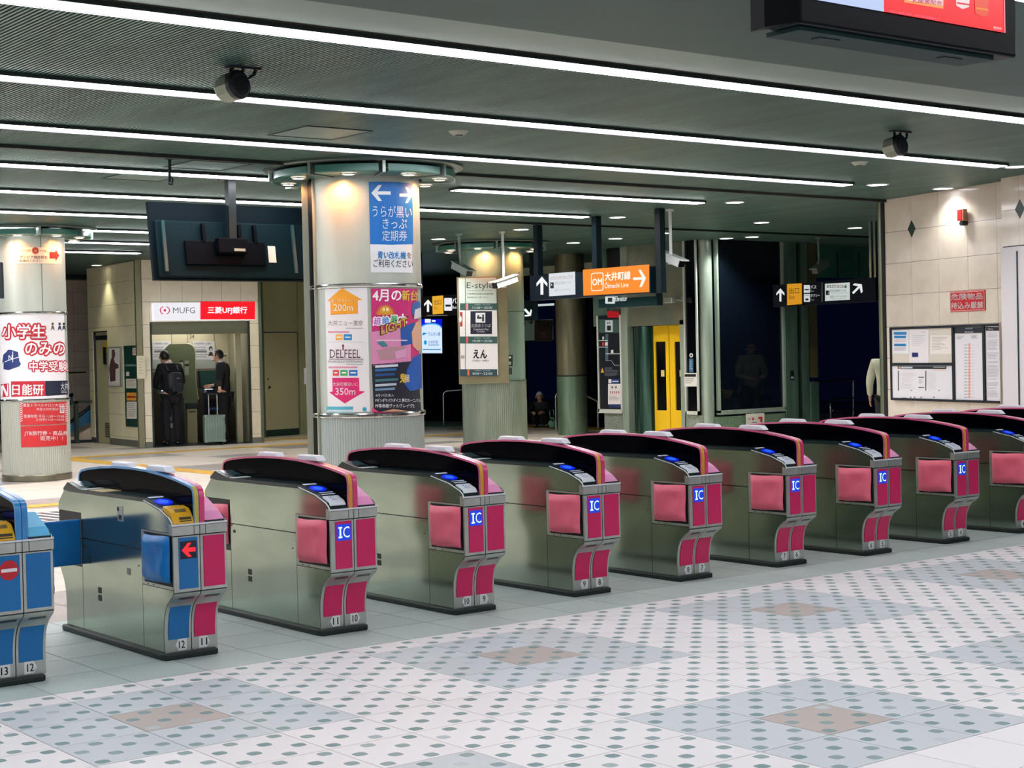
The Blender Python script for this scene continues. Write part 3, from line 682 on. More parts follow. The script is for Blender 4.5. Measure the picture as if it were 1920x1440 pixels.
c.rect(X(190), Yp(808), X(503), Yp(814), '6a5a60', 2, 'rule'); c.text('PACHINCO&SLOT ENTERTAINMENT', X(184), Yp(824), X(503), Yp(846), '4a3f46', 2); c.rect(X(345), Yp(856), X(500), Yp(864), 'a9a6a8', 2, 'small_print'); c.rect(X(185), Yp(880), X(450), Yp(894), 'd68aa0', 2, 'small_print')
for a, b, col in ((224, 280, 'd8303a'), (292, 360, '35a55a'), (372, 450, '1769b8')): c.rect(X(a), Yp(912), X(b), Yp(966), col, 1, 'badge'); c.rect(X(a + 14), Yp(932), X(b - 14), Yp(944), 'f0f0f0', 2, 'small_print')
c.poly([(X(a), Yp(b)) for a, b in ((218, 985), (464, 985), (468, 1108), (520, 1112), (335, 1224), (190, 1118), (222, 1112))], 'd5106a', 1, 'down_arrow')
c.text('大井町線沿いに', X(224), Yp(1026), X(455), Yp(1062), 'fbe6ef', 2, .01); c.text('350m', X(248), Yp(1080), X(430), Yp(1144), 'fbe6ef', 2, .01)
c.rect(X(165), Yp(1252), X(410), Yp(1282), '49a7c0', 1, 'colour_strip'); c.rect(X(170), Yp(1290), X(410), Yp(1308), 'a9d3de', 1, 'colour_strip'); c.ell(X(515), Yp(1278), 4, 4, '3aa7c8', 2)
c.flush()
s3 = thing('wall_poster', 'pink arcade poster with white and yellow headline on the big column', 'poster', (CBX, CBY, 0))
curved_panel(FBp, s3, 'sheet', [(695, 541), (787, 772)], 'c92a76', base=.006)
c = Canvas(FBp, s3, off=.006); c.step = .0012
c.poly([(X(a), Yp(b)) for a, b in ((566, 560), (940, 500), (940, 830), (580, 880))], 'd98bb8', 1, 'colour_field')
c.poly([(X(a), Yp(b)) for a, b in ((580, 860), (1000, 820), (1036, 1300), (600, 1302))], '181a2c', 1, 'dark_field')
c.poly([(X(a), Yp(b)) for a, b in ((842, 520), (960, 470), (1028, 500), (1030, 640), (850, 690))], '1a56a8', 2, 'colour_field')
c.poly([(X(a), Yp(b)) for a, b in ((905, 905), (960, 790), (1035, 760), (1040, 1080), (930, 1110), (880, 1040))], '1259b4', 2, 'colour_field')
c.poly([(X(a), Yp(b)) for a, b in ((985, 470), (1028, 440), (1034, 720), (1000, 735), (955, 690), (945, 560))], 'dcae90', 3, 'colour_field')
c.poly([(X(a), Yp(b)) for a, b in ((955, 290), (1020, 270), (1026, 360), (975, 440), (945, 380))], '2868b0', 3, 'colour_field'); c.poly([(X(a), Yp(b)) for a, b in ((975, 350), (1028, 330), (1028, 420), (965, 440))], 'dfe2ea', 4, 'colour_field')
c.text('4月の', X(590), Yp(165), X(850), Yp(272), 'fff4f8', 3, .03); c.text('新台', X(858), Yp(170), X(1000), Yp(265), 'f3d04a', 3, .02)
n = 15
c.poly([(X(705) + (20 if i % 2 else 13) * math.cos(math.pi + math.pi * i / (2 * n)), Yp(400) - (22 if i % 2 else 13) * math.sin(math.pi * i / (2 * n)) * 1.0) for i in range(2 * n + 1)], 'e58a28', 3, 'sunburst')
c.ell(X(705), Yp(355), 9, 8, 'd9a437', 4, 'badge'); c.ell(X(690), Yp(350), 2.4, 3, 'f7e9b8', 5); c.ell(X(722), Yp(350), 2.4, 3, 'f7e9b8', 5)
for i, (ch, col) in enumerate((('超', 'c26ae0'), ('絶', '3a8ae0'), ('最', '2fae5a'), ('大', 'e6e0f0'))): c.text(ch, X(592 + i * 78), Yp(418 - i * 8), X(668 + i * 78), Yp(498 - i * 8), 'ffffff', 3, .07, 'lettering_outline'); c.text(ch, X(597 + i * 78), Yp(424 - i * 8), X(662 + i * 78), Yp(492 - i * 8), col, 4, .02)
c.text('LIGHT', X(660), Yp(500), X(910), Yp(590), '4a2c08', 4, .06, 'lettering_outline', sl=-.35); c.text('LIGHT', X(668), Yp(504), X(902), Yp(584), 'd9b04a', 5, .02, sl=-.35)
c.poly([(X(a), Yp(b)) for a, b in ((625, 655), (690, 640), (730, 690), (680, 700))], '35808c', 3, 'colour_field'); c.rect(X(620), Yp(632), X(905), Yp(642), 'f2dbe8', 3, 'small_print')
c.poly([(X(a), Yp(b)) for a, b in ((620, 730), (760, 700), (900, 690), (880, 800), (660, 820))], 'b48a96', 3, 'colour_field'); c.poly([(X(a), Yp(b)) for a, b in ((790, 740), (900, 710), (890, 790), (800, 810))], 'd79cc4', 4, 'colour_field')
for i, (y, col) in enumerate(((870, 'cfd6e6'), (905, '2a6cae'), (950, '1d4f8c'), (1000, '37717c'), (1045, 'b8c8d8'), (1085, '6b8fb0'))): c.rect(X(612), Yp(y), X(820 - 14 * (i % 3)), Yp(y + 22), col, 3, 'colour_strip', sl=-.06)
c.text('鬼', X(838), Yp(945), X(895), Yp(1030), 'e3c04a', 4, .03); c.text('極', X(885), Yp(955), X(925), Yp(1025), 'e9e0c4', 4, .02)
c.text('4月19日導入', X(615), Yp(1135), X(785), Yp(1162), 'e6e6ee', 3, .01); c.text('Pギンギラパラダイス 夢幻カーニバル', X(615), Yp(1178), X(1028), Yp(1212), 'eeeef6', 3, .02); c.text('PF革命機ヴァルヴレイヴ2', X(615), Yp(1228), X(970), Yp(1264), 'eeeef6', 3, .02)
c.poly([(X(a), Yp(b)) for a, b in ((585, 1260), (640, 1300), (585, 1302))], 'e03a78', 3, 'colour_field'); c.poly([(X(a), Yp(b)) for a, b in ((670, 1300), (780, 1275), (930, 1298))], 'c9a27a', 3, 'colour_field')
c.flush()

# ---- left poster column
CA = atd(64.5, 700, 21.2); RA = .437; FA = CF(CA.x, CA.y, RA)
tA = thing('poster_column', 'round steel column at the left edge with red and white posters', 'column', (CA.x, CA.y, 0))
za0 = FA.uz(62, 750)[1]; za1 = FA.uz(62, 587)[1]
zk = FA.uz(62, 891)[1]
band(tA, 'kick_ring', RA + .004, 0, max(zk, .06), noisy('8a8674', '6f6c5e', 4, .3, .8)); flute_shaft(tA, 'fluted_base', RA, max(zk, .06), za0, 90, mat('b4b6aa', .45, .3))
shaft(tA, 'shaft', RA - .006, za0, za1, COLSTEEL); shaft(tA, 'upper_shaft', RA - .006, za1, HC, COLSTEEL)
band(tA, 'trim_ring', RA + .006, za0 - .02, za0 + .012, CHROME); band(tA, 'trim_ring', RA + .006, za1 - .012, za1 + .02, CHROME)
MB().box(RA - .03, RA - .003, -.004, .004, za1, HC - .12).build('seam', mat('56604f', .6), tA, rz=FA.a0 + FA.uz(79, 530)[0] / RA)
ring_canopy(tA, RA, HC, 8, FA.a0 + math.radians(8))
warm_spots('a', CA.x, CA.y, RA, HC, [FA.a0 + math.radians(a) for a in (-25, 45, 110)], 22)
FAp = CF(CA.x, CA.y, RA - .006)
def AX(x): return x * 140 / 492
def AY(y): return 440 + y * 410 / 1440
s = thing('notice_sheet', 'cream notice with red arrow high on the left column', 'sign', (CA.x, CA.y, 0))
curved_panel(FAp, s, 'sheet', [(AX(108), AY(85)), (AX(405), AY(195))], 'eadfce'); c = Canvas(FAp, s, off=.004)
c.text('大井町銀座', AX(128), AY(96), AX(203), AY(114), '8a6a5a', 2); c.ell(AX(233), AY(105), 6.5, 6.5, 'c0503c', 1); c.ell(AX(233), AY(105), 4.2, 4.2, 'a02a1c', 2); c.text('品', AX(225), AY(98), AX(242), AY(114), 'f0c8a8', 3, .02); c.text('へは、', AX(264), AY(98), AX(312), AY(115), '1d1a18', 2, .01)
c.text('サンピア商店街を', AX(132), AY(138), AX(310), AY(158), '1d1a18', 2, .01); c.text('お進みください。', AX(132), AY(163), AX(282), AY(180), '1d1a18', 2, .01)
c.poly([(AX(a), AY(b)) for a, b in ((325, 114), (363, 114), (363, 97), (389, 138), (363, 174), (363, 157), (325, 157))], 'e8211e', 2, 'red_arrow'); c.flush()
s = thing('wall_poster', 'white cram school poster with red outlined headline and navy satchel', 'poster', (CA.x, CA.y, 0))
curved_panel(FAp, s, 'sheet', [(-8, 590), (124, 747)], 'e9e7ea'); c = Canvas(FAp, s, off=.004)
for body, x0, y0, x1, y1 in (('小学生', 14, 588, 300, 688), ('のみの', 165, 706, 428, 796), ('中学受験', 192, 830, 446, 902)):
    c.text(body, AX(x0 + 3), AY(y0 + 4), AX(x1 - 3), AY(y1 - 4), 'b8182a', 2, .15, 'lettering_outline'); c.text(body, AX(x0 + 3), AY(y0 + 4), AX(x1 - 3), AY(y1 - 4), 'f6f0f2', 3, .02)
for x, col in ((345, '5a4436'), (390, '2d3f66'), (418, '3a3a40')):
    c.ell(AX(x), AY(588), 2.2, 2.8, col, 2, 'figure_print'); c.poly([(AX(x - 12), AY(634)), (AX(x - 6), AY(600)), (AX(x + 6), AY(600)), (AX(x + 14), AY(634)), (AX(x), AY(618))], col, 2, 'figure_print')
c.poly([(AX(a), AY(b)) for a, b in ((25, 790), (45, 772), (55, 758), (75, 758), (92, 764), (120, 772), (130, 835), (140, 850), (128, 868), (60, 892), (25, 885), (18, 840))], '22366f', 2, 'satchel_print')
c.rect(AX(34), AY(836), AX(126), AY(841), 'd7dce8', 3, 'satchel_strap', sl=-.35); c.text('N', AX(60), AY(795), AX(84), AY(826), 'e8ecf4', 3, .02, sl=-.2); c.rect(AX(22), AY(840), AX(27), AY(892), 'e6e6ea', 3, 'satchel_strap'); c.rect(AX(84), AY(770), AX(89), AY(840), 'd7dce8', 3, 'satchel_strap'); 
c.poly([(AX(a), AY(b)) for a, b in ((75, 966), (296, 963), (297, 1062), (77, 1068))], 'b8182c', 2, 'red_field'); c.poly([(AX(a), AY(b)) for a, b in ((297, 963), (443, 960), (444, 1052), (298, 1062))], '0b1730', 2, 'navy_field')
c.poly([(AX(a), AY(b)) for a, b in ((10, 985), (62, 980), (64, 1066), (12, 1070))], 'b8182c', 2, 'red_field'); c.poly([(AX(a), AY(b)) for a, b in ((12, 1000), (26, 985), (50, 1040), (50, 985), (58, 985), (58, 1060), (44, 1064), (24, 1015), (22, 1066), (12, 1066))], 'efecef', 3, 'logo')
c.text('日能研', AX(84), AY(985), AX(284), AY(1056), 'f6eef0', 3, .02); c.text('大井町', AX(398), AY(975), AX(470), AY(1022), 'e8ebf0', 3, .01); c.lines(AX(400), AY(1028), AX(440), AY(1046), 2, 'c8ccd6', 3); c.flush()
FAq = CF(CA.x, CA.y, RA + .002)
s = thing('notice_sheet', 'red notice with hatched border, upper of two on the left column base', 'sign', (CA.x, CA.y, 0))
curved_panel(FAq, s, 'sheet', [(AX(132), AY(1110)), (AX(440), AY(1242))], 'c22a30'); c = Canvas(FAq, s, off=.004)
for i in range(9):
    for x in (134, 428): c.poly([(AX(x), AY(1115 + i * 14)), (AX(x + 16), AY(1108 + i * 14)), (AX(x + 16), AY(1114 + i * 14)), (AX(x), AY(1121 + i * 14))], 'f0d8d8', 1, 'hatching')
c.text('東急トラベルサロン大井町', AX(153), AY(1112), AX(428), AY(1134), 'f6e6e6', 2, .01); c.text('東急大井町駅2F', AX(240), AY(1140), AX(384), AY(1158), 'f6e6e6', 2, .01); c.rect(AX(392), AY(1130), AX(422), AY(1175), 'efe6e6', 2, 'white_tag'); c.text('駅', AX(396), AY(1136), AX(420), AY(1168), '20242c', 3)
c.text('営業時間 平日11:00〜19:00', AX(158), AY(1185), AX(420), AY(1206), 'f6e6e6', 2, .01); c.text('土日祝10:30〜18:30', AX(235), AY(1208), AX(420), AY(1227), 'f6e6e6', 2, .01); c.flush()
s = thing('notice_sheet', 'plain red notice, lower of two on the left column base', 'sign', (CA.x, CA.y, 0))
curved_panel(FAq, s, 'sheet', [(AX(137), AY(1262)), (AX(440), AY(1385))], 'c2232b'); c = Canvas(FAq, s, off=.004)
c.text('JTB旅行券・商品券', AX(162), AY(1292), AX(444), AY(1326), 'f6e6e6', 2, .01); c.text('販売中！！', AX(266), AY(1326), AX(412), AY(1356), 'f6e6e6', 2, .01); c.flush()

# ---- column with shop directory (beside the white security cameras)
CC = atd(925, 650, 25.9); RC = .52; FC = CF(CC.x, CC.y, RC)
tC = thing('directory_column', 'round grey-green column carrying the shop directory board', 'column', (CC.x, CC.y, 0))
zc0 = FC.uz(960, 713)[1]; zc1 = FC.uz(960, 583)[1]
shaft(tC, 'upper_shaft', RC - .01, zc1, HC, SHAFTSTEEL); shaft(tC, 'shaft', RC - .012, zc0, zc1 - .008, SHAFTSTEEL); flute_shaft(tC, 'fluted_base', RC, 0, zc0 - .01, 100, noisy('98a495', '7e8f82', 2, .4, .5, stretch=(3, 3, .5)))
band(tC, 'trim_ring', RC + .004, zc0 - .012, zc0, mat('4c6259', .4, .6))
aj = FC.a0 + FC.uz(944, 640)[0] / RC
MB().box(RC - .03, RC, -.006, .006, zc0, HC).build('seam', mat('13231f', .6), tC, rz=aj)
ring_canopy(tC, RC, HC, 8, FC.a0 + .1); warm_spots('c', CC.x, CC.y, RC, HC, [FC.a0 + math.radians(a) for a in (-12, 50)], 48)
q = Canvas(FC, tC, off=.002); q.rect(952, 666, 961, 686, '1b2624', 1, 'switch_plate'); q.rect(954, 668, 958, 672, 'd9e0de', 2, 'switch_button'); q.rect(954, 678, 958, 684, '9fb0ac', 2, 'switch_button'); q.rect(953, 690, 960, 702, '2e423e', 1, 'small_print'); q.flush()
PD = PF(CC.x - .545 * math.sin(YAW - .02), CC.y - .545 * math.cos(YAW - .02), -YAW + .02)
def DX(x): return 780 + x * 220 / 1584
def DY(y): return 520 + y * 200 / 1440
t, c, dims = board('directory_board', 'pale shop directory board with opening hours on the grey-green column', 'sign', PD, DX(590), DY(10), DX(1095), DY(1325), .05, 'f4f4f6', sl=.0)
MB().box(dims[0] - .03, dims[1] + .17, -.03, .0, -.13, dims[2] + .02).build('backing', noisy('8b8468', '777256', 3, .5), t)
c.rect(DX(592), DY(15), DX(1085), DY(350), 'c6dad5', 1, 'pale_panel'); c.text('E-style', DX(684), DY(70), DX(1040), DY(175), '44545a', 2); c.lines(DX(690), DY(180), DX(1040), DY(190), 1, '7a8b88', 2, jit=0)
c.text('お客様各店舗の営業時間', DX(690), DY(215), DX(1040), DY(236), '5b6d6a', 2); c.text('掲載案内をご覧ください', DX(690), DY(262), DX(990), DY(282), '5b6d6a', 2)
for y, col, l1 in ((352, 'd88088', '11:00〜20:00'), (800, 'd65a62', '10:00〜20:00'), (1240, 'e0703a', '8:00〜22:00')):
    c.rect(DX(592), DY(y), DX(1096), DY(y + 92), '2f5a58' if y < 1200 else '1f4450', 2, 'green_band'); c.rect(DX(672 if y < 1000 else 694), DY(y + 5), DX(705 if y < 1000 else 720), DY(y + 88), col, 3, 'colour_tab'); c.text(l1, DX(765), DY(y + 44), DX(1030), DY(y + 74), 'dfe9e8', 3); c.text('OPEN  CLOSE', DX(790), DY(y + 14), DX(1000), DY(y + 26), 'c6d4d2', 3)
c.rect(DX(662), DY(10), DX(668), DY(1325), '39484a', 4, 'divider')
c.rect(DX(735), DY(458), DX(1025), DY(765), '0d1430', 2, 'navy_panel'); c.rect(DX(805), DY(480), DX(935), DY(612), 'e9edf2', 3, 'pictogram'); c.ell(DX(905), DY(515), 1.8, 2, '10162a', 4, 'pictogram_figure'); c.rect(DX(892), DY(530), DX(918), DY(595), '10162a', 4, 'pictogram_figure'); c.rect(DX(825), DY(535), DX(885), DY(560), '10162a', 4, 'pictogram_figure'); c.ell(DX(840), DY(522), 1.6, 1.8, '10162a', 4, 'pictogram_figure')
c.text('定期券うりば', DX(745), DY(630), DX(1008), DY(676), 'eef1f6', 3, .01); c.text('Commuter Pass', DX(775), DY(688), DX(980), DY(714), 'eef1f6', 3); c.text('Counter', DX(820), DY(720), DX(930), DY(742), 'eef1f6', 3)
c.rect(DX(594), DY(470), DX(628), DY(665), 'b02a30', 2, 'red_panel'); c.ell(DX(600), DY(565), 2.6, 6, 'efe6e6', 3)
c.text('えん', DX(775), DY(980), DX(955), DY(1092), '0c0c10', 3, .03); c.text('お茶漬け・味噌汁', DX(755), DY(1112), DX(985), DY(1138), '45454c', 3); c.rect(DX(608), DY(1058), DX(652), DY(1092), '4a4c52', 3, 'small_frame'); c.rect(DX(614), DY(1066), DX(646), DY(1084), 'd9dadd', 4, 'small_frame_inside')
c.flush()
# ---- column behind the orange sign
CDp = atd(1072, 700, 29.5); RD = .272; FD = CF(CDp.x, CDp.y, RD)
tD = thing('plain_column', 'slim round column with brown upper half behind the orange direction sign', 'column', (CDp.x, CDp.y, 0))
zd = FD.uz(1072, 706)[1]
shaft(tD, 'upper_shaft', RD, zd + .03, HC, noisy('8f8a6e', '6d6f5b', 3, .35, .6, stretch=(3, 3, .4))); shaft(tD, 'lower_shaft', RD + .004, 0, zd, noisy('86a08a', '64806e', 3, .35, .6, stretch=(3, 3, .4))); band(tD, 'trim_ring', RD - .002, zd, zd + .03, mat('13241f', .5))
MB().box(RD - .03, RD + .002, -.008, .008, zd + .03, HC).build('seam', mat('0d1712', .6), tD, rz=FD.a0 + FD.uz(1094, 640)[0] / RD)

# ================================================================== HANGING SIGNS
PS = PF(13.9, 0, -math.pi / 2)
def pts(pf, *a): return [pf.uz(*p) for p in a]
def hang_sign(name, label, pf, rects, posts, depth=.16, col='0a1b26', post_r=.045, pm=None):
    """rects: picture rectangles (x0,y0,x1,y1,slope) joined to one housing; posts at picture x."""
    x0, y0, x1, y1, sl = rects[0]
    a, b, c_, d = pf.uz(x0, y0), pf.uz(x1, y0 + sl * (x1 - x0)), pf.uz(x0, y1), pf.uz(x1, y1 + sl * (x1 - x0) * .75)
    z1 = (a[1] + b[1]) / 2; z0 = (c_[1] + d[1]) / 2; um = (a[0] + b[0]) / 2
    t = thing(name, label, 'sign', pf.pt(um, z0), pf.rz)
    MB().box(a[0] - um, b[0] - um, 0, depth, 0, z1 - z0).build('housing', mat(col, .4, spec=.15), t)
    for px in posts:
        u = pf.uz(px, (y0 + y1) / 2)[0]; MB().box(u - um - post_r, u - um + post_r, depth / 2 - post_r, depth / 2 + post_r, 0, HC - z0).build('post', pm or mat('0c1c22', .4, spec=.2), t)
    return t, Canvas(pf, t, um, z0, .002, emit=0.)
def U(x): return 980 + x * 270 / 1920
def V(y): return 480 + y * 140 / 996
t, c = hang_sign('direction_sign', 'long hanging sign with orange railway line panel and white arrows', PS, [(993, 517, 1219, 563, -.075)], [1002, 1112, 1231])
c.poly([(U(805), V(184)), (U(1690), V(112)), (U(1692), V(480)), (U(812), V(530))], 'ff8a0a', 1, 'orange_panel', emit=1.0)
c.poly([(U(350), V(236)), (U(702), V(208)), (U(706), V(514)), (U(356), V(538))], 'dfe4ea', 1, 'white_panel', emit=.95)
W_ = dict(emit=1.0)
c.arrow(U(260), V(395), 34, 90, 'f4f8ff', 2, .16, .30, emit=1.)
c.arrow(U(1562), V(300), 24.5, 3, 'fff6ec', 2, .2, .66, emit=1.)
# ring around OM
def rrect(x0, y0, x1, y1, r, n=5):
    o = []
    for cx, cy, a in ((x1 - r, y0 + r, -90), (x1 - r, y1 - r, 0), (x0 + r, y1 - r, 90), (x0 + r, y0 + r, 180)):
        o += [(cx + r * math.cos(math.radians(a + 90 * i / n)), cy + r * math.sin(math.radians(a + 90 * i / n))) for i in range(n + 1)]
    return o
tl = lambda P: [(x, y - .062 * (x - U(1000))) for x, y in P]
c.poly(tl(rrect(U(915), V(222), U(1082), V(466), 4)), 'fff0dc', 2, 'badge_outline', emit=1.); c.poly(tl(rrect(U(926), V(233), U(1071), V(455), 3.4)), 'ff8a0a', 3, 'badge_inside', emit=1.)
c.text('OM', U(936), V(306), U(1064), V(394), 'fffaf2', 4, .03, sl=-.07, emit=1.); c.text('大井町線', U(1098), V(222), U(1440), V(334), 'fffaf2', 2, .03, sl=-.065, emit=1.); c.text('Ōimachi Line', U(1098), V(352), U(1414), V(432), 'fffaf2', 2, .01, sl=-.065, emit=1.)
c.text('etomachi', U(372), V(258), U(668), V(318), 'c9b2a8', 2, .0, sl=-.06, emit=.9); c.text('東急定期券うりば', U(432), V(345), U(650), V(385), 'a9b0b4', 2, sl=-.06, emit=.9); c.text('東急トラベルサロン', U(432), V(440), U(650), V(476), 'a9b0b4', 2, sl=-.06, emit=.9); c.rect(U(372), V(352), U(418), V(432), '14181c', 2, 'pictogram', emit=.2); c.rect(U(384), V(372), U(396), V(396), 'dfe4ea', 3, 'pictogram_figure', emit=.9)
c.flush()
PS2 = PF(14.25, 0, -math.pi / 2)
t, c = hang_sign('elevator_sign', 'small dark hanging Elevator sign under the orange panel', PS2, [(1122, 560, 1231, 577, -.03)], [1231], .1, '12363a', .03)
c.poly(rrect(U(1104), V(540), U(1234), V(636), 1.6), 'dfe8e8', 2, 'pictogram', emit=.9); c.rect(U(1140), V(556), U(1200), V(612), '3a4a4c', 3, 'pictogram_figure', emit=.2); c.text('Elevator', U(1240), V(538), U(1396), V(604), 'eef6f4', 2, .01, sl=-.03, emit=.95); c.flush()
PS3 = PF(17.2, 0, -math.pi / 2)
t, c = hang_sign('arrow_sign', 'small dark hanging sign with white arrow pointing down right', PS3, [(981, 563, 1000, 601, -.01)], [994], .1, '0a1f28', .025)
c.arrow(990, 586, 17, -47, 'f2f8f8', 2, .26, .5, emit=1.); c.flush()
# exit sign on the right
PX_ = atd(1545, 548, 24.0); PE = PF(PX_.x, PX_.y, -math.pi / 2 - math.radians(10))
def EX(x): return 1440 + x * 220 / 1920
def EY(y): return 500 + y * 100 / 873
t, c = hang_sign('exit_sign', 'dark hanging Exit sign with yellow panel, bus and taxi symbols', PE, [(EX(80), EY(285), EX(1760), EY(650), -.055)], [EX(1640), EX(1712)], .14, '030b1c', .022, CHROME)
c.poly([(EX(313), EY(285)), (EX(556), EY(272)), (EX(558), EY(612)), (EX(315), EY(632))], 'e09a20', 1, 'yellow_panel', emit=.85); c.arrow(EX(207), EY(462), 24.5, 90, 'eceef0', 2, .15, .31, emit=.9)
c.text('出口', EX(352), EY(345), EX(512), EY(446), '17242c', 2, .0, sl=-.04); c.text('Exit', EX(352), EY(466), EX(440), EY(532), '5a4a1c', 2, sl=-.03)
c.rect(EX(590), EY(300), EX(690), EY(428), 'dfe4e8', 2, 'pictogram', emit=.8); c.rect(EX(602), EY(366), EX(676), EY(386), '141c24', 3, 'pictogram_figure'); c.rect(EX(592), EY(446), EX(692), EY(576), 'dfe4e8', 2, 'pictogram', emit=.8); c.text('TAXI', EX(604), EY(454), EX(680), EY(480), '141c24', 3); c.poly([(EX(614), EY(552)), (EX(622), EY(520)), (EX(664), EY(520)), (EX(672), EY(552))], '141c24', 3, 'pictogram_figure')
c.text('バス', EX(702), EY(302), EX(794), EY(362), 'dfe4e8', 2, emit=.8); c.text('Bus', EX(700), EY(382), EX(752), EY(412), 'aab4bc', 2, emit=.5); c.text('タクシー', EX(702), EY(446), EX(852), EY(500), 'dfe4e8', 2, emit=.8, sl=-.03); c.text('Taxi', EX(700), EY(524), EX(756), EY(554), 'aab4bc', 2, emit=.5)
c.rect(EX(884), EY(262), EX(894), EY(574), '93a0a8', 2, 'divider'); c.poly([(EX(936), EY(280)), (EX(1342), EY(258)), (EX(1344), EY(540)), (EX(938), EY(564))], 'dbe6e2', 2, 'white_panel', emit=.75)
for i, (ch, col) in enumerate(zip('etomachi', ('4a5a54', '4a5a54', 'a08a7a', 'd0a090', 'd09a8a', 'b8a890', '7a8a6a', '5a7a5a'))): c.text(ch, EX(966 + i * 42), EY(296), EX(1000 + i * 42), EY(348), col, 3, .01, sl=-.04)
c.text('東急定期券うりば', EX(1022), EY(378), EX(1278), EY(418), '2a3634', 3, sl=-.03); c.text('Tokyu Commuter Pass', EX(1030), EY(430), EX(1320), EY(448), '6a7876', 3, sl=-.03); c.text('東急トラベルサロン', EX(1022), EY(472), EX(1306), EY(510), '2a3634', 3, sl=-.03); c.text('Tokyu Travel Salon', EX(1030), EY(520), EX(1270), EY(538), '6a7876', 3, sl=-.03)
c.rect(EX(952), EY(390), EX(1012), EY(464), '0f1820', 3, 'pictogram'); c.rect(EX(990), EY(410), EX(1004), EY(450), 'd0dcd8', 4, 'pictogram_figure')
c.arrow(EX(1465), EY(362), 24, 45, 'eceef0', 2, .17, .46, emit=.9); c.flush()
# sign at the far left of the middle, between the two columns
PL_ = atd(830, 570, 27.3); PLs = PF(PL_.x, PL_.y, -math.pi / 2)
t, c = hang_sign('exit_sign', 'dark hanging Exit sign half hidden between the big column and the directory column', PLs, [(778, 557, 868, 594, -.06)], [783], .14, '060b16', .03)
c.arrow(DX(165), DY(383), 23.5, 90, 'f4f6f8', 2, .17, .31, emit=1.); c.poly([(DX(222), DY(256)), (DX(370), DY(244)), (DX(374), DY(490)), (DX(228), DY(500))], 'efae2a', 2, 'yellow_panel', emit=.95); c.text('出口', DX(252), DY(296), DX(345), DY(372), '4a3a14', 3, sl=-.03); c.text('Exit', DX(252), DY(395), DX(300), DY(432), 'b08020', 3)
c.poly(rrect(DX(384), DY(278), DX(490), DY(450), 1.4), 'eef2f6', 2, 'pictogram', emit=.95); c.rect(DX(402), DY(368), DX(474), DY(396), '14181c', 3, 'pictogram_figure'); c.text('バス', DX(496), DY(280), DX(600), DY(352), 'f0f4f8', 2, .03, emit=.95); c.text('Bus', DX(496), DY(385), DX(550), DY(422), 'e0e6ea', 2, .02, emit=.9); c.rect(DX(150), DY(508), DX(430), DY(520), 'aab0b8', 2, 'edge_trim'); c.flush()

# ================================================================== HANGING MONITOR, BIG SCREEN, SPEAKERS, CAMERAS
pm = onz(422, 336, HC); dpm = (pm - Vector((0, 0, EYE))).dot(f_)
def cp(x, y, d=dpm): return atd(x, y, d)
ctr = cp(430, 455); PT0 = PF(0, ctr.y, 0); wd = PT0.uz(574.5, 462)[0] - PT0.uz(283, 453)[0]; ctr.x = (PT0.uz(574.5, 462)[0] + PT0.uz(283, 453)[0]) / 2; ht = (PT0.uz(430, 386)[1] - PT0.uz(430, 531)[1]) * 1.0
t = thing('hanging_monitor', 'back of a large black monitor hung from the ceiling by a pole', 'monitor', (ctr.x, ctr.y, ctr.z), 0)
tilt = Matrix.Rotation(math.radians(-8), 4, 'X')
def tl_obj(o): o.matrix_local = tilt; return o
DM = mat('041016', .6, spec=.06); DM2 = mat('010309', .6, spec=.06); h2, w2 = ht / 2, wd / 2
tl_obj(MB().box(-w2, w2, -.0, .05, -h2, h2).build('cabinet', DM, t, bevel=.006))
tl_obj(MB().box(-w2 * .95, w2 * .95, -.03, .0, -h2 * .94, h2 * .52).build('rear_housing', mat('04181d', .6, spec=.08), t, bevel=.012))
tl_obj(MB().box(-w2 * .62, w2 * .40, -.06, -.03, -h2 * .62, h2 * .0).build('connector_box', DM2, t, bevel=.006))
for x in (-.86, .80): tl_obj(MB().box(w2 * x - .02, w2 * x + .012, -.055, -.03, -h2 * .8, h2 * .5).build('cable_guide', mat('1d3a3e', .3), t))
for x in (-.38, .08, .28): tl_obj(MB().box(w2 * x - .016, w2 * x + .016, -.07, -.03, -h2 * .02, h2 * .44).build('mount_rail', DM2, t))
tl_obj(MB().box(-w2 * .25, w2 * .13, -.14, -.06, -h2 * .35, h2 * .05).build('mount_head', mat('010207', .6, spec=.06), t, bevel=.01))
o = tl_obj(MB().box(w2 * .45, w2 * .55, -.032, -.030, -h2 * .52, -h2 * .08).build('rating_label', mat('c4c2b6', .5), t))
tl_obj(MB().box(-w2 * .06, w2 * .08, -.145, -.14, -h2 * .3, -h2 * .23).build('spirit_level', mat('8d8a7c', .5), t))
pxm = pm.x - ctr.x; MB().box(pxm - .045, pxm + .035, -.12, -.04, -h2 * .1, HC - ctr.z).box(pxm - .1, pxm + .09, -.16, .0, HC - ctr.z - .02, HC - ctr.z).build('pole', mat('0a1418', .4), t)
# screen edge at the far left
p = atd(-12, 526, 19.5); t = thing('hanging_monitor', 'dark monitor edge showing at the left edge before the poster column', 'monitor', (p.x, p.y, p.z), -YAW)
MB().box(-.32, .115, -.03, .03, -.22, .22).build('cabinet', mat('0a141c', .3), t, bevel=.006); MB().box(-.2, -.16, -.02, .02, .22, HC - p.z).build('pole', mat('0a1418', .4), t)
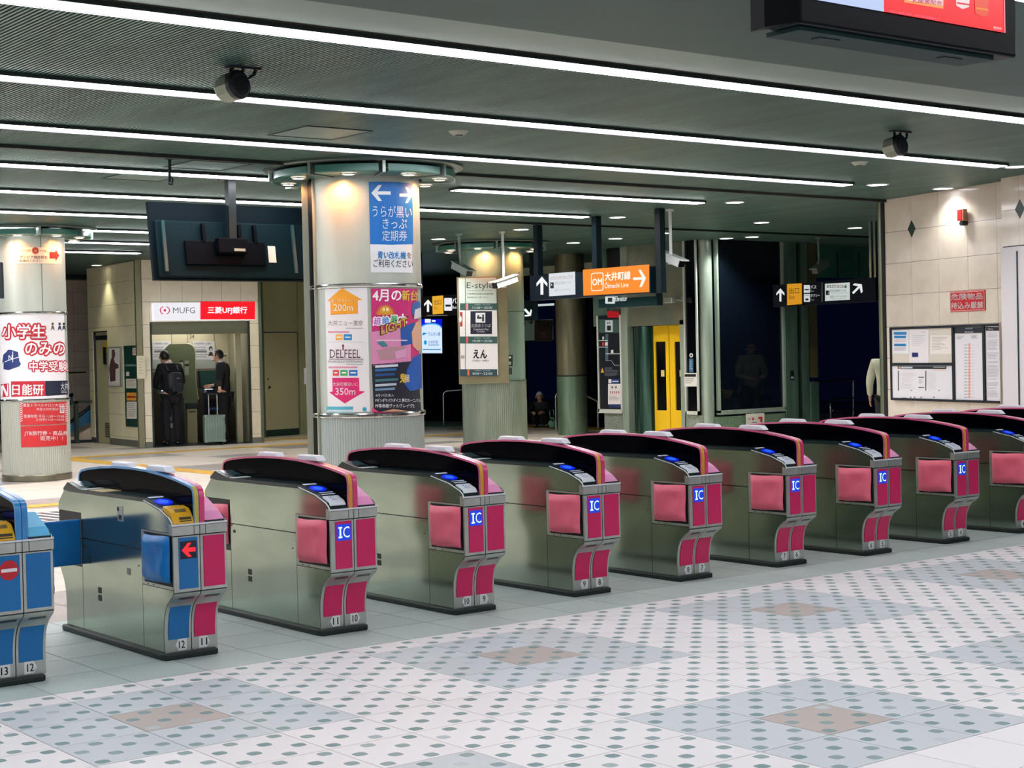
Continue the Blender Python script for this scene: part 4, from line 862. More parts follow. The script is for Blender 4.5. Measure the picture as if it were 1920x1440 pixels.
# big screen, upper right
A = onz(1408, 62, 2.55); B = onz(1500, 43, 2.55); C = onz(1906, 101, 2.55)
yb = B.y; bz = 2.55; xl, xr = B.x, PF(0, B.y, 0).uz(1907, 101)[0]; dpt = .14
t = thing('advert_screen', 'big black advertising screen with red picture hanging at the upper right', 'screen', ((xl + xr) / 2, yb, bz), 0)
hw = (xr - xl) / 2; lx = A.x - B.x; ly = A.y - B.y
MB().box(-hw, hw, 0, dpt, 0, .62).build('cabinet', mat('010309', .35, spec=.1), t, bevel=.01)
MB().prism([(-hw, .0), (-hw, dpt), (-hw + .0 + lx, max(ly, dpt + .02)), (-hw + lx - .02, ly * .6)], .004, .62, 'z').build('side_cover', mat('010207', .4, spec=.1), t)
MB().box(-hw + .03, hw - .1, dpt * .2, dpt + .03, -.014, .0).build('ventilation_tray', mat('0d2a2c', .5, spec=.2), t)
for x in (-.35, .3): MB().box(x - .05, x + .05, dpt * .5, dpt * .75, -.017, -.014).build('vent', mat('0a1a1c', .6), t)
MB().box(-.04, .04, dpt * .4, dpt * .4 + .08, .55, HC - .06 - bz).build('pole', mat('0a1418', .4), t)
PB = PF(0, yb, 0); c = Canvas(PB, t, (xl + xr) / 2, bz, .004)
def SX(x): return 1480 + x * 440 / 1920
def SY(y): return y * 120 / 524
def scr(u0, v0, u1, v1): return u0
uL, zL = PB.uz(1528, 5); uM = PB.uz(1655, 22)[0]; uR_, zR = PB.uz(1882, 58); zb = (zL + zR) / 2
def sq(x0, x1, z0, z1, col, e, lay, nm): c._put([(x0, z0), (x1, z0), (x1, z1), (x0, z1)], [(0, 1, 2, 3)], col, lay, nm, e)
sq(uL, uM, zb, zb + .42, 'b9ccf2', 1.0, 1, 'picture'); sq(uM, uR_, zb, zb + .42, 'f40f1e', 1.0, 1, 'picture'); sq(uR_ - .006, uR_, zb, zb + .42, 'ff8a96', 1.0, 2, 'picture_edge')
cx = (uL + uM) / 2 + .02
for i in range(11):
    a = math.radians(200 + 14 * i); R0, R1 = .155, .185; z_ = zb + .21
    p = [(cx + R0 * math.cos(a - .03), z_ + R0 * math.sin(a - .03)), (cx + R1 * math.cos(a - .03), z_ + R1 * math.sin(a - .03)), (cx + R1 * math.cos(a + .05), z_ + R1 * math.sin(a + .05)), (cx + R0 * math.cos(a + .05), z_ + R0 * math.sin(a + .05))]
    c._put(p, [(0, 1, 2, 3)], '2a5aa0', 2, 'dial_mark', .7)
c.poly([(SX(930), SY(-30)), (SX(1255), SY(-30)), (SX(1245), SY(76)), (SX(925), SY(22))], 'ff9a50', 2, 'picture_panel', emit=1.); c.poly([(SX(955), SY(-30)), (SX(1240), SY(-30)), (SX(1238), SY(50)), (SX(955), SY(8))], 'f6c8d0', 3, 'picture_panel', emit=1.); c.text('乳酸菌配合', SX(985), SY(-12), SX(1230), SY(22), 'c81a50', 4, .01, sl=.1, emit=.7)
c.text('※果汁と野菜の飲料・表示は商品画像です', SX(800), SY(84), SX(1215), SY(102), 'ff86a0', 2, sl=.165, emit=.9); c.text('発売中', SX(1655), SY(216), SX(1722), SY(240), 'ffd0d0', 2, .02, sl=.16, emit=.9)
for x, col in ((1405, 'f4d8d8'), (1560, 'e84a30')):
    c.poly([(SX(x - 58), SY(-40)), (SX(x + 58), SY(-40)), (SX(x + 52), SY(60 if x < 1500 else 130)), (SX(x), SY(78 if x < 1500 else 140)), (SX(x - 52), SY(50 if x < 1500 else 112))], col, 2, 'bottle_print', emit=1.); c.rect(SX(x - 50), SY(20 if x < 1500 else 62), SX(x + 52), SY(34 if x < 1500 else 80), 'f28a30' if x > 1500 else 'e03040', 3, 'bottle_label', emit=.9, sl=.16)
c.flush()
# hanging drum speakers with chains
def drum(px, py, cxp, cyp, label, ang):
    top = onz(px, py, HC); d = (top - Vector((0, 0, EYE))).dot(f_); cc = atd(cxp, cyp, d); s = .086
    t = thing('hanging_speaker', label, 'speaker', (top.x, top.y, HC))
    MB().box(-.11, .11, -.03, .03, -.012, 0).build('ceiling_plate', mat('0a1218', .4), t)
    rel = cc - top; ax = Vector(ang).normalized()   # axis points to the dark end
    a = rel - ax * s * .95; b = rel + ax * s * .55; e = rel + ax * s * .95
    MB().tube([a, a + ax * .02, b], [s * .86, s * .98, s * .98], 10).build('shell', noisy('b5b5a2', '8d9484', 5, .4, .5), t)
    MB().tube([b - ax * .01, b + ax * .02], s * 1.04, 24).build('rim_band', mat('0b1220', .4), t); MB().tube([b + ax * .02, e], [s * .98, s * .8], 24).build('grille', mat('050912', .6), t)
    MB().tube([e - ax * .015, e + ax * .004], [s * .62, s * .55], 20).build('cone_cap', mat('02040a', .4), t)
    for dx in (-.075, .0, .085):
        p0 = Vector((dx, 0, -.01)); p1 = rel + ax * s * .4 + Vector((dx * .95, 0, s * .62)); m = (p0 + p1) / 2 + Vector((.012, 0, -.01)); ch = MB(); n = 7
        for i in range(n):
            q = p0.lerp(m, i / n * 2) if i < n / 2 else m.lerp(p1, i / n * 2 - 1); dn = (p1 - p0).normalized() * .016
            sd = Vector((1, 0, 0)) if i % 2 else Vector((0, 1, 0)); loop = [q + dn * math.cos(k * math.pi / 4) + sd * .009 * math.sin(k * math.pi / 4) for k in range(9)]; ch.tube(loop, .0035, 5, caps=False)
        ch.build('chain', mat('0a0f14', .4, .5), t)
drum(456, 126, 435, 163, 'drum shaped speaker hung on chains under the second light strip, on the left', (.22, -.95, .12))
drum(1688, 246, 1678, 275, 'drum shaped speaker hung on chains near the right wall', (.1, -.92, .15))
# security cameras
WH = mat('cfd6d4', .35); GR = mat('8ea09d', .35)
def cctv(label, top, head, tail, front, col=WH, cable=False):
    p = onz(top[0], top[1], HC); d = (p - Vector((0, 0, EYE))).dot(f_); t = thing('security_camera', label, 'camera', (p.x, p.y, HC))
    h = atd(head[0], head[1], d) - p; a = atd(tail[0], tail[1], d + .12) - p; b = atd(front[0], front[1], d - .12) - p
    MB().lathe([(0, -.025), (.05, -.025), (.055, 0)], 16).build('ceiling_flange', col, t); MB().tube([(0, 0, -.01), (h.x, h.y, h.z)], .021, 12).build('drop_pole', col, t)
    MB().box(h.x - .035, h.x + .035, h.y - .03, h.y + .03, h.z - .12, h.z).build('joint_box', col, t, bevel=.008)
    ax = (b - a); L = ax.length; hd = thing_part('camera_head', t); hd.matrix_local = Matrix.Translation((a + b) / 2) @ ax.to_track_quat('Y', 'Z').to_matrix().to_4x4()
    hd.data = MB().box(-.055, .055, -L / 2, L / 2, -.05, .045).mesh('camera_head', col)
    MB().box(-.07, .07, -L / 2 - .02, L / 2 + .05, .045, .06).build('sun_hood', col, hd); MB().box(-.05, .05, L / 2, L / 2 + .012, -.045, .04).build('lens_window', mat('05080d', .1), hd)
    if cable:
        e = atd(tail[0] + 8, tail[1] - 12, d + .1) - p; MB().tube([(h.x, h.y, h.z - .03), (h.x + .1, h.y - .06, h.z + .02), (e.x, e.y, e.z), (a.x, a.y, a.z)], .007, 6).build('cable', mat('2a3436', .5), t)
def thing_part(nm, parent):
    o = bpy.data.objects.new(nm, bpy.data.meshes.new(nm)); COL.objects.link(o); o.parent = parent; return o
cctv('grey security camera on a pole left of the directory column, facing right', (860, 438), (864, 494), (852, 497), (880, 512), GR)
cctv('white security camera on a pole in front of the directory board', (942, 434), (944, 524), (966, 522), (928, 535), WH, True)
cctv('white security camera on a pole by the right end of the orange sign', (1256, 392), (1258, 478), (1242, 478), (1278, 494), WH)
cctv('grey security camera on a pole above the yellow Exit sign', (1534, 446), (1536, 490), (1548, 494), (1528, 508), mat('5f746a', .4))
# hook on the ceiling, downlights, detectors
p = onz(318, 297, HC); t = thing('ceiling_hook', 'small steel hook hanging from the ceiling left of the monitor', 'hook', (p.x, p.y, HC))
d = (p - Vector((0, 0, EYE))).dot(f_); q = atd(318, 342, d) - p
MB().box(-.03, .03, -.03, .03, -.01, 0).tube([(0, 0, 0), (q.x, q.y, q.z)], .014, 8).build('rod', mat('18282a', .4, .5), t); MB().tube([(q.x, q.y, q.z + .06), (q.x + .03, q.y, q.z + .03), (q.x + .02, q.y, q.z - .02), (q.x - .015, q.y, q.z - .01)], .01, 8).build('hook', mat('2a3c3c', .3, .7), t)
def down_spot(x, y, z, e, col=(1, .96, .88), size=110):
    l = bpy.data.lights.new('downlight_lamp', 'SPOT'); l.energy = e; l.color = col; l.spot_size = math.radians(size); l.spot_blend = .7; l.shadow_soft_size = .08
    o = bpy.data.objects.new('downlight_lamp', l); COL.objects.link(o); o.location = (x, y, z)
DL = [(1645, 346, 'nearest the right wall corner'), (1768, 353, 'nearest the red alarm lamp'), (1378, 379, 'between third and fourth light strip ends'), (1158, 407, 'just above the orange sign'), (1603, 427, 'in front of the exit opening'), (1428, 417, 'in front of the tall dark window'), (1241, 437, 'beside the camera pole by the orange sign'), (1154, 447, 'behind the middle post of the orange sign'), (977, 430, 'right of the white camera pole'), (1075, 455, 'over the left half of the orange sign'), (822, 448, 'right of the big column'), (1410, 444, 'close to the dark window, right one'), (1362, 446.5, 'close to the dark window, left one'), (848, 473, 'far back, left of the directory column'), (993, 468, 'far back, right of the directory column'), (1905, 312, 'at the right edge of the picture')]
for px, py, lb in DL:
    p = onz(px, py, HC); t = thing('downlight', 'round white ceiling downlight ' + lb, 'ceiling light', (p.x, p.y, HC), group='round ceiling downlights')
    MB().lathe([(0, -.006), (.105, -.006)], 24).build('lens', mat('f6f4ff', emit=9.), t); MB().lathe([(.105, -.008), (.125, -.008), (.13, 0), (.105, 0)], 24).build('trim_ring', mat('aab3b0', .3, .5), t)
    down_spot(p.x, p.y, HC - .03, 45 if py in (353, 346, 312) else 130, size=140 if py == 353 else 120)
for px, py, lb in ((860, 246, 'between the second and third light strip'), (1612, 304, 'near the end of the third light strip')):
    p = onz(px, py, HC); t = thing('smoke_detector', 'small round smoke detector ' + lb, 'smoke detector', (p.x, p.y, HC)); MB().lathe([(0, -.03), (.05, -.03), (.075, -.008), (.08, 0)], 20).build('body', mat('aab2a6', .5), t, 40); MB().lathe([(0, -.042), (.03, -.042), (.034, -.03)], 16).build('sensor', mat('59655f', .5), t)
p = onz(553, 346, HC); t = thing('smoke_detector', 'small pale wedge detector by the ceiling ring of the big column', 'smoke detector', (p.x, p.y, HC)); MB().prism([(0, -.05), (.16, -.02), (.16, 0), (0, 0)], -.05, .05, 'y').build('body', mat('c3c4b4', .5), t)
# ================================================================== RIGHT WALL FITTINGS
def quad_dims(pf, tl, tr, bl, br):
    q = [pf.uz(*p) for p in (tl, tr, bl, br)]
    return (q[0][0] + q[2][0]) / 2, (q[1][0] + q[3][0]) / 2, (q[2][1] + q[3][1]) / 2, (q[0][1] + q[1][1]) / 2
u0, u1, z0, z1 = quad_dims(WR, (1675, 614), (1879, 606), (1678, 749), (1881, 757)); um = (u0 + u1) / 2
t = thing('notice_board', 'wide black framed notice board with maps and timetable on the marble wall', 'notice board', WR.pt(um, z0, .012), WR.rz)
MB().box(u0 - um, u1 - um, -.03, 0, 0, z1 - z0).build('backing', mat('d9d2c6', .5), t)
fr = mat('141f2b', .35); uA = WR.uz(1795 - .5, 680)[0]
def NX(x): return 1640 + x * 280 / 1920
def NY(y): return 580 + y * 190 / 1303
ua, ub = WR.uz(NX(1062), 690)[0], WR.uz(NX(1458), 690)[0]; zm = WR.uz(NX(650), NY(705))[1]
fb = .028
for nm, a in (('frame_bar', (u0 - um, u1 - um, z1 - z0 - fb, z1 - z0)), ('frame_bar', (u0 - um, u1 - um, 0, fb)), ('frame_bar', (u0 - um, u0 - um + .022, 0, z1 - z0)), ('frame_bar', (ua - um - .018, ua - um + .018, 0, z1 - z0)), ('frame_bar', (ub - um - .018, ub - um + .018, 0, z1 - z0)), ('frame_bar', (u0 - um, ua - um, zm - z0 - .016, zm - z0 + .016))):
    MB().box(a[0], a[1], -.05, -.03, a[2], a[3]).build(nm, fr, t)
c = Canvas(WR, t, um, z0, .031); c.step = .0025
c.rect(NX(270), NY(265), NX(478), NY(570), 'e6e9f0', 1, 'paper_sheet'); c.rect(NX(485), NY(255), NX(735), NY(690), 'e9e6ea', 1, 'paper_sheet'); c.rect(NX(755), NY(330), NX(1030), NY(575), 'ebe7e2', 1, 'paper_sheet')
c.rect(NX(288), NY(290), NX(452), NY(326), '0f7fc0', 2, 'blue_band'); c.rect(NX(292), NY(338), NX(444), NY(370), '1a7fb8', 2, 'blue_band'); c.rect(NX(292), NY(442), NX(446), NY(474), '1a7fb8', 2, 'blue_band'); c.lines(NX(292), NY(390), NX(446), NY(425), 2, 'dba8ac', 2, jit=.1); c.lines(NX(292), NY(485), NX(446), NY(535), 3, 'b8a8b0', 2, jit=.1)
c.rect(NX(522), NY(555), NX(602), NY(612), '0d1a66', 2, 'blue_stamp'); c.lines(NX(520), NY(330), NX(690), NY(480), 6, 'cfccd2', 2, .3); c.text('ご案内', NX(630), NY(285), NX(695), NY(300), 'a8a6b0', 2); c.lines(NX(780), NY(355), NX(990), NY(530), 9, 'b8b4b4', 2, .3)
c.poly([(NX(256), NY(722)), (NX(1052), NY(718)), (NX(1050), NY(1160)), (NX(260), NY(1155))], 'e7e5ec', 1, 'paper_sheet'); c.rect(NX(338), NY(730), NX(966), NY(766), '172530', 2, 'header_band'); c.rect(NX(385), NY(736), NX(532), NY(760), 'b9c6ca', 3, 'header_text'); c.ell(NX(365), NY(750), 2.2, 2.4, 'e8a888', 3); c.rect(NX(800), NY(738), NX(952), NY(748), 'a8b0b4', 3, 'header_text'); c.rect(NX(800), NY(772), NX(950), NY(784), 'f0cdbb', 2, 'colour_strip')
for x in (346, 700): c.rect(NX(x - 5), NY(790), NX(x + 5), NY(1045), '20262c', 2, 'bar')
c.lines(NX(375), NY(815), NX(570), NY(1030), 12, 'dcd9de', 2, .4); c.lines(NX(730), NY(815), NX(860), NY(1030), 12, 'dcd9de', 2, .4); c.rect(NX(605), NY(866), NX(678), NY(880), '6a6c74', 2, 'bar'); c.rect(NX(605), NY(998), NX(680), NY(1008), '4a4c54', 2, 'bar'); c.lines(NX(610), NY(895), NX(675), NY(960), 4, 'c0bec6', 2)
for x in (505, 555, 640, 806): c.rect(NX(x - 9), NY(1120), NX(x + 9), NY(1140), '8a8c94', 2, 'map_symbol')
for x in (516, 872): c.ell(NX(x), NY(1042), 1.1, 1.0, '20262c', 2)
c.rect(NX(385), NY(1134), NX(455), NY(1144), '5a5c64', 2, 'bar')
c.poly([(NX(1068), NY(235)), (NX(1440), NY(228)), (NX(1440), NY(300)), (NX(1070), NY(308))], '141f2b', 2, 'header_band'); c.text('時刻表', NX(1215), NY(236), NX(1305), NY(256), 'c9d2d8', 3); c.text('路線図', NX(1202), NY(280), NX(1312), NY(300), 'c9d2d8', 3)
c.poly([(NX(1078), NY(318)), (NX(1436), NY(312)), (NX(1446), NY(1180)), (NX(1094), NY(1172))], 'e6e4ec', 1, 'paper_sheet'); c.rect(NX(1248), NY(430), NX(1276), NY(1135), 'f0c2b8', 2, 'route_line')
for i in range(18): y = 450 + i * 39.5; c.rect(NX(1255), NY(y), NX(1270), NY(y + 12), 'd86a5c', 3, 'station_mark'); c.rect(NX(1195), NY(y + 2), NX(1238), NY(y + 12), 'a9a8b0', 2, 'station_name'); c.rect(NX(1290), NY(y + 3), NX(1325), NY(y + 9), 'c9c8d0', 2, 'station_name')
c.lines(NX(1095), NY(340), NX(1195), NY(390), 3, 'b0aeb6', 2); c.lines(NX(1285), NY(335), NX(1365), NY(380), 3, '8a8890', 2)
c.rect(NX(1474), NY(225), NX(1640), NY(275), '141f2b', 2, 'header_band'); c.text('ご案内', NX(1482), NY(240), NX(1565), NY(268), 'e6eaee', 3, .01); c.rect(NX(1474), NY(216), NX(1640), NY(226), 'd9dce0', 2, 'header_line'); c.poly([(NX(1478), NY(280)), (NX(1645), NY(276)), (NX(1660), NY(1190)), (NX(1490), NY(1182))], 'e6e4ec', 1, 'paper_sheet')
for a, b in ((300, 370), (390, 530), (555, 640), (668, 700), (720, 870), (890, 910), (940, 990), (1010, 1030), (1045, 1130)): c.lines(NX(1495), NY(a), NX(1640), NY(b), max(1, int((b - a) / 15)), 'b3b1ba', 2, .35, .25)
c.flush()
u0, u1, z0, z1 = quad_dims(WR, (1784, 547), (1849, 544), (1785, 585), (1851, 582)); um = (u0 + u1) / 2
t = thing('warning_sign', 'red and white sign forbidding dangerous goods on the marble wall', 'sign', WR.pt(um, z0, .012), WR.rz)
MB().box(u0 - um, u1 - um, -.012, 0, 0, z1 - z0).build('panel', mat('c4161f', .4), t); c = Canvas(WR, t, um, z0, .013)
q = .008; k_ = [(u0 + q, z0 + q), (u1 - q, z0 + q), (u1 - q, z1 - q), (u0 + q, z1 - q)]; g2 = .013; k2 = [(u0 + g2, z0 + g2), (u1 - g2, z0 + g2), (u1 - g2, z1 - g2), (u0 + g2, z1 - g2)]
c._put(k_ + k2, [(0, 1, 5, 4), (1, 2, 6, 5), (2, 3, 7, 6), (3, 0, 4, 7)], 'ecd6d6', 1, 'border_line')
c.text('危険物品', 1787, 551, 1846, 563, 'f6eaea', 2, .03, sl=-.04); c.text('持込み厳禁', 1787, 567, 1847, 580, 'f6eaea', 2, .03, sl=-.04); c.flush()
u, z = WR.uz(1812, 424); t = thing('alarm_lamp', 'red box alarm lamp high on the marble wall', 'alarm lamp', WR.pt(u, z, .012), WR.rz)
MB().tube([(.02, 0, .03), (.02, -.08, .03)], .028, 14).build('bracket', mat('1a2024', .5), t, 40); MB().box(-.05, .04, -.08, -.02, .06, .19).build('lens', mat('e81f22', .25, spec=.6), t, bevel=.01); MB().box(.041, .058, -.075, -.02, .06, .19).build('side_plate', mat('a87a5c', .5), t)

# ================================================================== BACK OF THE HALL: ELEVATOR SHAFT AND EXIT
def root_struct(name, pf, label): 
    o = bpy.data.objects.new(name, None); COL.objects.link(o); o.location = (pf.o.x, pf.o.y, 0); o.rotation_euler = (0, 0, pf.rz); o['kind'] = 'structure'; o['label'] = label; o.empty_display_size = .1; return o
def pbox(name, pf, parent, x0, y0, x1, y1, off, thick, m, bevel=0., label=None):
    """box on plane pf from picture x0..x1, y0..y1 (None = ceiling / floor)"""
    ym = 650
    ua, ub = pf.uz(x0, ym if y0 is None else (y0 + (y1 or 800)) / 2)[0], pf.uz(x1, ym if y0 is None else (y0 + (y1 or 800)) / 2)[0]
    za = HC if y0 is None else pf.uz((x0 + x1) / 2, y0)[1]; zb = 0 if y1 is None else pf.uz((x0 + x1) / 2, y1)[1]
    return MB().box(ua, ub, -off - thick, -off, zb, za).build(name, m, parent, bevel=bevel, label=label)
def rel(o, pf, u=0., z=0.):            # things keep coordinates of their plane
    return o
EL = PF(18.7, 0, -math.pi / 2); ER = PF(0, 18.7, 0)
GRNST = noisy('6f9084', '54766a', 2, .3, .5, stretch=(3, 3, .4)); LGST = noisy('a9bcb0', '92a69a', 2, .35, .4, stretch=(3, 3, .4))
wl = root_struct('wall_elevator', EL, 'steel clad side of the elevator shaft with yellow doors')
pbox('granite_base', EL, wl, 1143, 771, 1181, None, .0, .12, GRANITE); pbox('steel_post', EL, wl, 1177, None, 1188, None, .0, .14, LGST); pbox('upper_panel', EL, wl, 1188, None, 1292, 610, .0, .10, noisy('b0a892', '7d9184', 1.1, .28, .6))
pbox('door_jamb', EL, wl, 1284, 600, 1293, None, .0, .10, LGST); pbox('granite_base', EL, wl, 1293, 778, 1325, None, .0, .10, GRANITE)
pbox('upper_panel', EL, wl, 1120, None, 1147, 612, .0, .08, GRNST); pbox('dark_recess', EL, wl, 1147, 455, 1177, 505, .0, .10, mat('05070e', .3)); pbox('upper_panel', EL, wl, 1147, 505, 1180, 600, .0, .08, GRNST)
uj, _ = EL.uz(1204, 700); zt_ = EL.uz(1210, 612)[1]
MB().lathe([(.22, 0), (.22, zt_)], 32, c=(uj, .13)).build('round_jamb', noisy('55766a', '20463e', 3, .22, .85, stretch=(6, 6, .3)), wl, 50)
MB().box(EL.uz(1188, 700)[0], EL.uz(1300, 700)[0], .26, .34, 0, HC).build('recess_back', mat('0a1512', .4), wl)
# doors, set back
ED = EL.back(.12)
for i, (a, b, wa, wb) in enumerate(((1226, 1258, 1232.5, 1251.5), (1259, 1287, 1268.5, 1288))):
    t = None
ud0, ud1 = ED.uz(1226, 700)[0], ED.uz(1292, 700)[0]; um = (ud0 + ud1) / 2; zt2 = ED.uz(1255, 610)[1]
t = thing('elevator_door', 'pair of yellow elevator doors with narrow dark windows', 'door', ED.pt(um, 0), ED.rz)
for a, b, wa, wb, wt, wbm in ((1226, 1258, 1233, 1252, 641, 769), (1259.5, 1292, 1269, 1286, 641, 769)):
    ua, ub = ED.uz(a, 700)[0] - um, ED.uz(b, 700)[0] - um; va, vb = ED.uz(wa, 700)[0] - um, ED.uz(wb, 700)[0] - um; zc, zd_ = ED.uz(a, wt)[1], ED.uz(a, wbm)[1]
    mb = MB(); mb.box(ua, va, -.04, 0, 0, zt2).box(vb, ub, -.04, 0, 0, zt2).box(va, vb, -.04, 0, zc, zt2).box(va, vb, -.04, 0, 0, zd_)
    o = mb.build('door_leaf', noisy('f4cc22', 'ecc01c', 2, .35), t); MB().box(va, vb, -.02, -.012, zd_, zc).build('window', BLACKGLOSS, o)
    xs = (wa + wb) / 2 + 1.5; p0, p1 = ED.uz(xs - 3, 694), ED.uz(xs + 3.5, 706); MB().box(p0[0] - um, p1[0] - um, -.022, -.02, p1[1], p0[1]).build('sticker', mat('d8cf8a', .5), o)
# route map board
t, c, dm = board('route_board', 'tall black elevator guide board in a pale frame over a granite base', 'sign', EL, 1132, 591, 1176, 772, .05, '0c1422', .08)
def RX(x): return 1120 + x * 210 / 1315
def RY(y): return 580 + y * 230 / 1440
for a in ((dm[0] - .0, dm[0] + .03, 0, dm[2]), (dm[1] - .02, dm[1] + .02, 0, dm[2]), (dm[0], dm[1], -.02, .05)): MB().box(a[0], a[1], -.07, 0, a[2], a[3]).build('frame_bar', mat('c3cbc8', .35), t)
c.poly([(RX(180), RY(20)), (RX(322), RY(20)), (RX(322), RY(98)), (RX(190), RY(98))], 'c81a26', 2, 'red_field', emit=.6); c.text('守衛', RX(240), RY(0), RX(322), RY(38), 'f2e4e4', 3, .02); c.rect(RX(85), RY(118), RX(330), RY(275), '3b5a58', 1, 'green_field'); c.poly([(RX(160), RY(128)), (RX(248), RY(128)), (RX(248), RY(265)), (RX(160), RY(265))], 'e6eceb', 2, 'pictogram', emit=.5)
c.rect(RX(182), RY(190), RX(228), RY(248), '1a2a2c', 3, 'pictogram_figure'); c.ell(RX(192), RY(160), 1.3, 1.4, '1a2a2c', 3); c.poly([(RX(205), RY(165)), (RX(214), RY(142)), (RX(223), RY(165))], '1a2a2c', 3, 'arrow')
for y, x1 in ((365, 190), (442, 185), (520, 330)): c.rect(RX(85 if y < 500 else 165), RY(y - 4), RX(x1), RY(y + 4), 'c9d0d6', 2, 'floor_line')
c.rect(RX(160), RY(290), RX(195), RY(600), '46606a', 1, 'shaft_print'); c.rect(RX(122), RY(385), RX(152), RY(425), 'b83a40', 3, 'red_tag'); c.rect(RX(158), RY(385), RX(190), RY(425), 'd9dfe2', 3, 'cabin_print'); c.rect(RX(228), RY(475), RX(256), RY(512), 'd9dfe2', 3, 'cabin_print'); c.rect(RX(126), RY(320), RX(146), RY(350), 'c9d0d6', 3, 'cabin_print')
c.poly([(RX(165), RY(598)), (RX(232), RY(596)), (RX(270), RY(650)), (RX(325), RY(652)), (RX(325), RY(658)), (RX(266), RY(658)), (RX(228), RY(603)), (RX(165), RY(604))], '8a96a0', 2, 'floor_line')
c.poly([(RX(106), RY(740)), (RX(126), RY(682)), (RX(146), RY(740))], 'd8a63a', 2, 'warning_triangle'); c.lines(RX(152), RY(680), RX(325), RY(790), 7, '66707e', 2, .35); c.rect(RX(195), RY(815), RX(322), RY(868), '1c3a74', 1, 'blue_field'); c.rect(RX(198), RY(818), RX(232), RY(864), 'dfe4ea', 2, 'pictogram'); c.rect(RX(242), RY(836), RX(315), RY(850), 'b9c4dc', 2, 'small_print'); c.rect(RX(192), RY(872), RX(345), RY(1112), 'dcdade', 1, 'paper_sheet'); c.rect(RX(200), RY(1112), RX(340), RY(1150), '1c2f66', 1, 'blue_field')
for i in range(5): c.poly([(RX(215 + i * 24), RY(960)), (RX(230 + i * 24), RY(960)), (RX(224 + i * 24), RY(1000))], 'a83c44', 2, 'figure_print')
c.ell(RX(242), RY(912), 1.5, 2.2, '4a4c54', 2, 'figure_print'); c.ell(RX(285), RY(912), 1.5, 2.2, '4a4c54', 2, 'figure_print'); c.lines(RX(205), RY(1018), RX(330), RY(1070), 4, '9a98a0', 2, .35); c.flush()
# slit window beside the doors
t = thing('slit_window', 'tall slit window in a pale frame beside the elevator doors', 'window', EL.pt(EL.uz(1306, 650)[0], 0, .10), EL.rz); um = EL.uz(1306, 650)[0]
ua, ub = EL.uz(1294, 650)[0] - um, EL.uz(1319, 650)[0] - um; za, zb = EL.uz(1306, 447)[1], EL.uz(1306, 777)[1]
MB().box(ua, ub, -.01, 0, zb, za).build('pane', BLACKGLOSS, t)
for a in ((ua, ua + .03, zb, za), (ub - .03, ub, zb, za), (ua, ub, zb, zb + .06), (ua, ub, za - .03, za)): MB().box(a[0], a[1], -.04, 0, a[2], a[3]).build('frame_bar', mat('b9c4c0', .35), t)
c = Canvas(EL, t, um, 0, .045); c.rect(1295, 699, 1319, 724, 'd3d8d8', 1, 'notice_sheet'); c.rect(1296, 701, 1317, 706, '141c24', 2, 'header_band'); c.lines(1297, 709, 1317, 720, 3, '8c9494', 2, .4); c.ell(1308, 666, 3.4, 4, 'd9e2e6', 1, 'round_sticker'); c.ell(1308, 666, 1.8, 2.2, '0a1220', 2, 'round_sticker'); c.rect(1304, 672, 1312, 698, '2c5a84', 1, 'blue_sticker'); c.lines(1305, 676, 1311, 694, 5, '8fb2cc', 2, .4); c.flush()
# small bracket camera
PSm = EL.uz(1290, 562); t = thing('security_camera', 'small silver wall camera on an arm over the elevator doors', 'camera', EL.pt(PSm[0], PSm[1], .1), EL.rz)
MB().lathe([(0, 0), (.05, 0), (.05, .03), (0, .03)], 14).build('wall_plate', LGST, t).rotation_euler = (math.pi / 2, 0, 0); MB().tube([(0, -.02, 0), (-.06, -.16, .0)], .018, 8).build('arm', LGST, t); MB().box(-.24, -.03, -.24, -.14, -.05, .04).build('head', SILVER, t, bevel=.012); MB().box(-.252, -.24, -.225, -.155, -.035, .025).build('lens_window', BLACKGLOSS, t)
# face with tall window and exit
wr2 = root_struct('wall_back', ER, 'back wall with tall dark window and steel posts')
MB().lathe([(.11, 0), (.11, HC)], 24, c=(ER.uz(1328, 650)[0] + .02, .06)).build('corner_post', LGST, wr2, 50)
pbox('granite_base', ER, wr2, 1336, 778, 1464, None, 0, .1, noisy('6f8a72', '4a6652', 40, .5, detail=2)); pbox('steel_post', ER, wr2, 1463, None, 1486, None, 0, .12, GRNST); pbox('steel_post', ER, wr2, 1497, None, 1508, None, 0, .10, GRNST); pbox('steel_post', ER, wr2, 1511, None, 1525, 708, 0, .10, noisy('6f6f4e', '5c6049', 3, .35, .5)); pbox('steel_post', ER, wr2, 1511, 716, 1526, None, 0, .12, GRNST); pbox('dark_joint', ER, wr2, 1486, None, 1513, None, -.06, .05, mat('04070f', .4))
pbox('upper_panel', ER, wr2, 1526, None, 1690, 520, -.3, .05, noisy('3a7068', '2c5a54', 2, .35)); 
for x in (1548, 1590, 1630): pbox('panel_joint', ER, wr2, x, 470, x + 1, 520, -.25, .01, mat('050c10', .5))
q = Canvas(ER, wr2, off=.13); q.rect(1471, 695, 1478, 712, '060a10', 1, 'switch_plate'); q.rect(1472, 706, 1477, 710, 'b9c4c2', 2, 'switch_button'); q.flush()
GL = bpy.data.materials.new('tinted_glass'); GL.use_nodes = True; g_ = GL.node_tree.nodes['Principled BSDF']; g_.inputs['Base Color'].default_value = (.004, .008, .014, 1); g_.inputs['Roughness'].default_value = .03; g_.inputs['Alpha'].default_value = .55
u0, u1 = ER.uz(1338, 650)[0], ER.uz(1463, 650)[0]; um = (u0 + u1) / 2; za = ER.uz(1400, 447)[1]; zb = ER.uz(1400, 771)[1]
